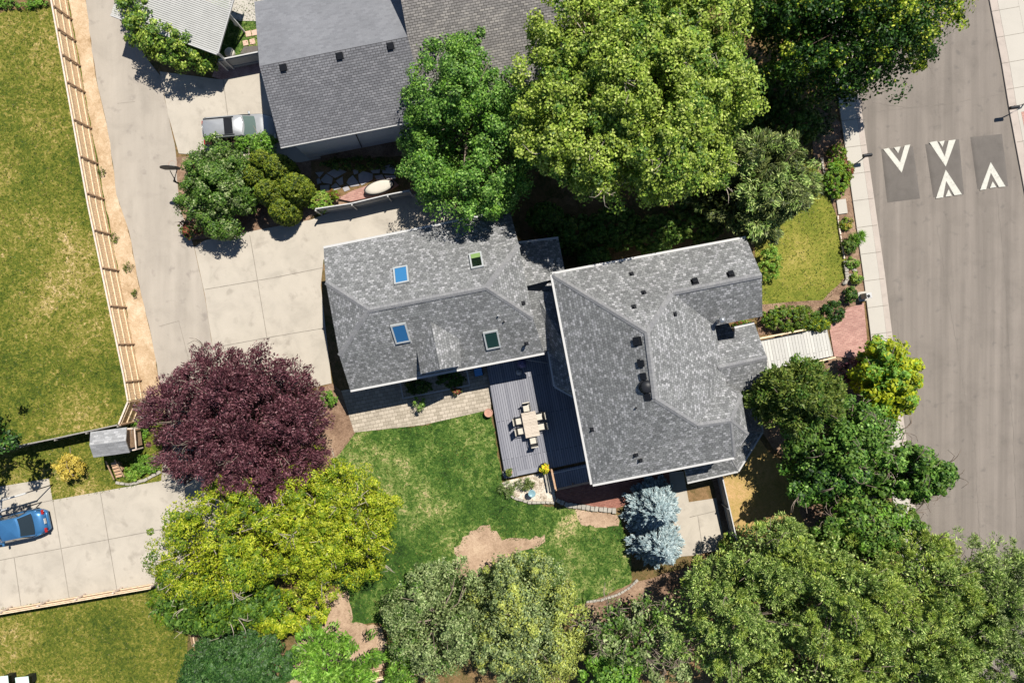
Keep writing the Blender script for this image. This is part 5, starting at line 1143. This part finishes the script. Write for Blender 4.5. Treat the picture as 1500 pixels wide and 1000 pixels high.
tree('hawthorn_tree', 'green tree casting a wide shadow on the straw coloured lawn', 'tree', 1206, 702, 62, 46, 3.6, 2.0, ['maple', 'deep'], 153, k=6, nl=20, ncl=800, per=80, cr=.45, ll=.2, lw=.13, mprob=[.5, .5], twigs=20, lump=.35, sp=0.85, fill=0.15, hole=0.43, holef=0.8)
tree('olive_green_tree', 'olive green wispy tree beside the bay window corner of the house', 'tree', 1165, 580, 66, 54, 6.0, 2.3, ['olive', 'green'], 154, k=7, nl=16, ncl=900, per=50, cr=.36, ll=.22, lw=.08, mprob=[.7, .3], mode='spray', lump=.35, sp=0.6, fill=0.2, hole=0.38, holef=0.9)
tree('rowan_tree', 'mid green tree between the street and the pine grove', 'tree', 1270, 775, 75, 48, 4.6, 2.0, ['green', 'olive', 'bright'], 155, k=6, nl=16, ncl=700, per=80, cr=.42, ll=.2, lw=.12, mprob=[.5, .3, .2], twigs=16, lump=.35, sp=0.8, fill=0.2, hole=0.42, holef=0.8)
tree('purple_shrub', 'small dark purple shrub in the shade beside the yellow green tree', 'shrub', 1247, 545, 22, 26, 1.4, 1.0, ['plum'], 156, k=4, nl=6, r0=.04, ncl=90, per=36, cr=.25, ll=.14, lw=.09)
# shrubs by the alley
tree('viburnum_shrub', 'large rounded green shrub beside the parked silver car', 'shrub', 318, 276, 56, 72, 2.0, 1.8, ['green', 'sage'], 160, k=8, nl=10, r0=.08, ncl=1200, per=70, cr=.36, ll=0.14, lw=0.09, mprob=[.7, .3], small=.42, sp=0.7, fill=0.2, hole=0.33, holef=1.0)
tree('viburnum_shrub', 'loose green shrub spreading over the side of the silver car', 'shrub', 378, 213, 32, 17, 1.8, .5, ['green', 'bright'], 161, k=5, nl=10, r0=.04, ncl=120, per=36, cr=.26, ll=.15, lw=.1, mprob=[.6, .4], lump=.4)
def arb(u, v, r, h, seed, lab):
    c = W(u, v, h * .6); t = thing('arborvitae', lab, 'shrub', (c.x, c.y, 0), 0, 'clipped arborvitae by the driveway')
    s = r * (H - h * .6) / 1000
    bl = [(c.x, c.y, h * .45, s, s, h * .5), (c.x, c.y, h * .25, s * 1.0, s * 1.0, h * .3)]
    crown(t, bl, [LF['arbor'], LF['arbor_d']], seed, ncl=900, per=30, cr=.13, ll=.1, lw=.05, lump=.04, inner=.1, zmin=-.6, mprob=[.75, .25], sp=.5, fill=.3)
    mb = MB(); mb.tube([(c.x, c.y, 0), (c.x, c.y, h * .7)], [.07, .03], 6); mb.build('trunk', K['bark_dark'], t)
for i, (u, v, r, h, lab) in enumerate([(384, 236, 15, 3.2, 'clipped arborvitae highest on the picture, nearest the silver car'), (408, 247, 20, 3.5, 'clipped arborvitae with a yellow top behind the house corner'), (432, 275, 21, 3.3, 'rightmost clipped arborvitae nearest the white fence'),
                                  (395, 282, 19, 3.6, 'dense clipped arborvitae in the middle of the cluster'), (372, 258, 17, 3.0, 'small clipped arborvitae touching the big rounded shrub'), (414, 306, 20, 2.8, 'lowest clipped arborvitae in the cluster, shading the concrete')]):
    arb(u, v, r, h, 170 + i, lab)
tree('red_leaved_shrub', 'low red tinged shrub at the foot of the big rounded shrub', 'shrub', 282, 335, 20, 16, .7, .6, ['red', 'green'], 178, k=4, nl=4, r0=.03, ncl=60, per=30, cr=.2, ll=.12, lw=.08, mprob=[.5, .5])
hb = []
for u, v, r, zc, rz in [(203, 20, 24, 2.0, 1.5), (217, 48, 28, 2.0, 1.5), (245, 66, 30, 2.0, 1.5), (272, 78, 26, 1.8, 1.3), (297, 86, 20, 1.5, 1.1), (195, -10, 26, 2.0, 1.5)]:
    c = W(u, v, zc); hb.append((c.x, c.y, zc, r * .043, r * .04, rz))
tree('hedge', 'leafy yellow green hedge along the white louvred roof', 'hedge', 245, 60, 60, 40, 2, 1.5, ['lime', 'green', 'lime2'], 180, bl=hb, nl=12, r0=.06, ncl=380, per=44, cr=.34, ll=.17, lw=.11, mprob=[.4, .3, .3], lump=.2)
tree('gold_shrub', 'yellow leaved ball shrub on the lawn beside the playhouse', 'shrub', 103, 684, 23, 19, .8, .75, ['gold'], 181, k=5, nl=6, r0=.03, ncl=110, per=34, cr=.2, ll=.12, lw=.07, bark='bark', lump=.3)
tree('walnut_tree', 'tree at the left edge whose crown just enters the picture', 'tree', -138, 645, 148, 112, 6.0, 2.6, ['deep', 'deep'], 182, k=7, ncl=300, per=50, cr=.5, ll=.22, lw=.15, mprob=[.6, .4], lump=.35)
# spruces with two tiers of stars
def blue_spruce(u, v, r, h, seed, lab):
    c = W(u, v, h * .45); t = thing('blue_spruce', lab, 'spruce tree', (c.x, c.y, 0), 0, 'two blue spruces by the terrace')
    rs = np.random.RandomState(seed); s = r * (H - h * .4) / 1000; cs = []; P = []; A = []; N = []; mb = MB()
    mb.tube([(c.x, c.y, 0), (c.x, c.y, h * .96)], [.12, .02], 6)
    z = .5
    while z < h:
        f = 1 - (z / h) ** 1.25; rad = max(.12, s * 1.04 * f); nb = max(3, int(9 + rad * 8))
        for b in range(nb):
            a = rs.uniform(0, 2 * math.pi); Lb = rad * rs.uniform(.72, 1.08); d = np.array([math.cos(a), math.sin(a), -.12])
            tip = np.array([c.x, c.y, z]) + d * Lb; mb.tube([(c.x, c.y, z), tuple(tip)], [.025, .008], 4, cap=False)
            k = int(10 + Lb * 46)
            for q in range(k):
                w = rs.uniform(.25, 1); p = np.array([c.x, c.y, z]) + d * Lb * w
                sd = np.array([-math.sin(a), math.cos(a), 0]) * rs.choice([-1, 1]) * rs.uniform(.0, .34) * Lb * (1.15 - w)
                ax = d * 1.0 + sd * 2 + rs.normal(0, .28, 3); P.append(p + sd + rs.normal(0, .03, 3) + np.array([0, 0, rs.uniform(0, .06)])); A.append(ax); N.append(np.array([0, 0, 1.]) + rs.normal(0, .45, 3))
        z += .24 + .06 * (1 - z / h)
    P = np.array(P); A = np.array(A); N = np.array(N); n = len(P)
    cards('crown', P, A, unit(N), rs.uniform(.16, .3, n), rs.uniform(.05, .085, n), np.zeros(n), [LF['spruce']], t, .2)
    mb.build('trunk', K['bark'], t)
blue_spruce(962, 748, 47, 4.6, 190, 'upper silvery blue spruce nearest the house eave')
blue_spruce(966, 800, 46, 4.3, 191, 'lower silvery blue spruce beside the concrete path')

plant('hedge', 'low green hedge between mailbox and front lawn', 'hedge', 1226, 262, 20, 30, .8, ['bright', 'locust_g'], 200, 150, 34, mprob=[.6, .4])
plant('shrub', 'yellow green shrub at the top of the low hedge by the pavement', 'shrub', 1226, 226, 16, 16, .7, ['locust_g', 'red', 'bright'], 201, 60, 30, mprob=[.5, .2, .3])
plant('shrub', 'olive shrub with reddish tips behind the dark mailbox', 'shrub', 1240, 252, 10, 18, .7, ['locust_g', 'red'], 202, 50, 28, mprob=[.75, .25])
plant('shrub', 'dark shaded shrub below the dark street tree', 'shrub', 1195, 175, 32, 34, .9, ['dusky', 'deep'], 203, 120, 30, mprob=[.5, .5])
plant('ornamental_grass', 'spiky green grass clump leaning over the pavement edge', 'plant', 1254, 346, 13, 11, .7, ['bright'], 204, 26, 26, .34, .03, 'needle')
plant('shrub', 'green shrub beside the spiky grass clump', 'shrub', 1243, 360, 12, 14, .6, ['green', 'olive'], 205, 44, 28, mprob=[.5, .5])
plant('flowering_plant', 'pale yellow flowering plant below the concrete slab', 'plant', 1240, 328, 10, 10, .4, ['locust_g', 'gold'], 206, 26, 24, mprob=[.7, .3])
plant('flowering_plant', 'green plant at the pavement above the pale rocks', 'plant', 1248, 385, 11, 9, .4, ['bright', 'olive'], 207, 30, 24, mprob=[.6, .4])
plant('shrub', 'yellow green shrub beside the pale rocks', 'shrub', 1254, 408, 9, 9, .5, ['lime', 'green'], 208, 30, 26, mprob=[.5, .5])
plant('shrub', 'small dark green shrub next to the white box', 'shrub', 1246, 432, 9, 14, .8, ['deep', 'green'], 209, 44, 28, mprob=[.5, .5])
plant('hedge', 'long green and yellow hedge above the pale boardwalk', 'hedge', 1160, 466, 48, 22, 1.1, ['green', 'locust_g', 'olive'], 210, 240, 36, mprob=[.4, .3, .3])
plant('shrub', 'dense dark green shrub at the right end of the boardwalk hedge', 'shrub', 1221, 456, 17, 18, 1.0, ['deep', 'green'], 211, 80, 34, mprob=[.7, .3])
plant('shrub', 'yellow shrub between the hedge and the brick path', 'shrub', 1198, 474, 22, 12, .9, ['yellow', 'green'], 212, 70, 30, mprob=[.6, .4])
plant('shrub', 'bright green shrub touching the right end of the top roof wing', 'shrub', 1128, 385, 18, 30, 1.2, ['bright', 'lime'], 213, 100, 30, mprob=[.6, .4])
plant('fern', 'small green fern between the roof wing and the porch roof', 'plant', 1088, 475, 14, 7, .7, ['bright', 'red'], 214, 40, 24, mprob=[.75, .25])
plant('shrub', 'green plant in the mulch beside the garage corner', 'shrub', 480, 584, 15, 13, .8, ['bright', 'green'], 215, 50, 28, mprob=[.6, .4])
plant('rose_bush', 'pale leaved rose bush leaning out over the patio pavers', 'shrub', 614, 590, 9, 12, 1.2, ['bright', 'sage'], 216, 30, 20, mprob=[.6, .4])
plant('rose_bush', 'small red flowered bush at the patio edge of the planted bed', 'shrub', 668, 572, 8, 5, .7, ['red', 'olive'], 217, 20, 20, mprob=[.5, .5])
plant('shrub', 'yellow green shrub at the left end of the white fence', 'shrub', 470, 296, 20, 18, 1.3, ['lime', 'bright'], 218, 90, 32, mprob=[.5, .5])
plant('shrub', 'orange tinged small shrub beside the red raised bed', 'shrub', 489, 286, 9, 7, .9, ['locust_g', 'red'], 219, 26, 24, mprob=[.6, .4])
plant('shrub', 'shaded low hedge against the neighbour wall above the flagstones', 'hedge', 524, 240, 62, 11, .9, ['deep', 'olive'], 220, 120, 28, mprob=[.6, .4])
plant('shrub', 'green shrub beside the playhouse porch and the plum tree', 'shrub', 212, 680, 22, 16, .6, ['bright', 'lime2'], 221, 80, 28, mprob=[.5, .5])
plant('shrub', 'bright green shrub right of the wooden playhouse steps', 'shrub', 194, 694, 15, 11, .5, ['bright', 'lime'], 222, 44, 26, mprob=[.5, .5])
plant('shrub', 'green weeds between the angled fence and the playhouse', 'plant', 205, 630, 14, 20, .4, ['lime2', 'bright'], 223, 60, 26, mprob=[.6, .4])
plant('lavender', 'silvery green spiky plant at the corner of the deck', 'plant', 742, 716, 13, 12, .6, ['sage', 'green'], 224, 34, 26, .2, .03, 'needle', mprob=[.7, .3])
plant('sage_plant', 'dry silvery plant in the pebble garden beside the birdbath', 'plant', 768, 709, 16, 9, .5, ['sage', 'olive'], 225, 36, 26, .18, .03, 'needle', mprob=[.5, .5])
plant('shrub', 'light green shrub growing through the lower end of the grey fence', 'shrub', 1066, 800, 16, 20, 1.6, ['sage_y', 'bright'], 226, 80, 30, mprob=[.5, .5])
plant('flower_bed_plants', 'row of low green plants at the top left corner behind the lawn', 'plant', 30, 4, 50, 9, .4, ['bright', 'lime2'], 227, 90, 26, mprob=[.6, .4])
for i, (u, v, r, lab) in enumerate([(150, 252, 6, 'weed tuft beside the ninth fence post on the straw verge'), (168, 348, 6, 'weed tuft on the straw verge level with the hoop shadow'), (188, 392, 7, 'weed tuft on the verge at the alley edge'), (198, 430, 5, 'small dark weed on the lower straw verge')]):
    plant('weed', lab, 'plant', u, v, r, r * 1.2, .25, ['olive'], 230 + i, 10, 16, .1, .04, 'needle')

# grass: short blades standing on the lawns
def inpoly(x, y, P):
    r = np.zeros(len(x), bool); j = len(P) - 1
    for i in range(len(P)):
        xi, yi = P[i]; xj, yj = P[j]
        r ^= ((yi > y) != (yj > y)) & (x < (xj - xi) * (y - yi) / (yj - yi + 1e-9) + xi); j = i
    return r
def blades(polys, dens, mats, seed, L, z=0.02, holes=(), mp=None):
    rs = np.random.RandomState(seed); PX = []
    for P in polys:
        a = np.array(P, float); lo = np.maximum(a.min(0), [-40, -40]); hi = np.minimum(a.max(0), [1540, 1040]); ar = max(0, (hi[0] - lo[0])) * max(0, (hi[1] - lo[1])) * .045 * .045
        n = int(ar * dens); x = rs.uniform(lo[0], hi[0], n); y = rs.uniform(lo[1], hi[1], n); m = inpoly(x, y, P)
        for Hh in holes: m &= ~inpoly(x, y, Hh)
        PX.append(np.stack([x[m], y[m]], 1))
    p = np.concatenate(PX); n = len(p); pos = np.stack([(p[:, 0] - 750) * .045, (500 - p[:, 1]) * .045, np.full(n, z)], 1)
    ax = rdirs(rs, n, .15); nor = rdirs(rs, n); ll = rs.uniform(.5, 1.4, n) * L; pos[:, 2] += ll * .35 * ax[:, 2]
    # clumped colour: patches pick a blade kind
    k = np.sin(pos[:, 0] * 1.1 + np.sin(pos[:, 1] * .9) * 2) + np.sin(pos[:, 1] * 1.3 + 1.7 * np.sin(pos[:, 0] * .7)) + rs.normal(0, 1.2, n)
    mi = (k > (0.6 if mp is None else mp)).astype(int)
    return cards('grass', pos, ax, nor, ll, rs.uniform(.022, .05, n), mi, [LF[m] for m in mats], None, .1)
SOILH = [[(668, 800), (690, 776), (715, 769), (738, 790), (775, 788), (800, 785), (792, 800), (745, 816), (702, 842), (676, 856), (666, 830)], [(843, 745), (905, 752), (908, 770), (880, 772), (850, 768)]]
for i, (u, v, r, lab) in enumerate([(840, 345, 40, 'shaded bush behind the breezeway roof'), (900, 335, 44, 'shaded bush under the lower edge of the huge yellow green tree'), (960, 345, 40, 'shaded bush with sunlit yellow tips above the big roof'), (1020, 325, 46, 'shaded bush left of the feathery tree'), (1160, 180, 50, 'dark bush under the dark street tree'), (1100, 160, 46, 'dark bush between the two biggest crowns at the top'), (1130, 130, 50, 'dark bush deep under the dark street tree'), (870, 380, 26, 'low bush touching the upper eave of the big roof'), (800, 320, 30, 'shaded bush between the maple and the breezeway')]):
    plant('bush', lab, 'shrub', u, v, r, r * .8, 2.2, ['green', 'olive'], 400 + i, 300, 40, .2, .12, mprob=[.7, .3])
tag(blades([L_CEN, L_YARD], 110, ['grass', 'grass_d'], 301, .13, holes=[[(sum(p[0] for p in h) / len(h) + (x - sum(p[0] for p in h) / len(h)) * .86, sum(p[1] for p in h) / len(h) + (y - sum(p[1] for p in h) / len(h)) * .86) for x, y in h] for h in SOILH], mp=1.6), kind='stuff', label='green grass blades on the back lawn')
tag(blades([L_LEFT, L_MID, L_BOT, L_FRONT, L_TOP], 55, ['grass_d', 'grass'], 302, .13, mp=.9), kind='stuff', label='patchy yellowing grass blades on the lawns')
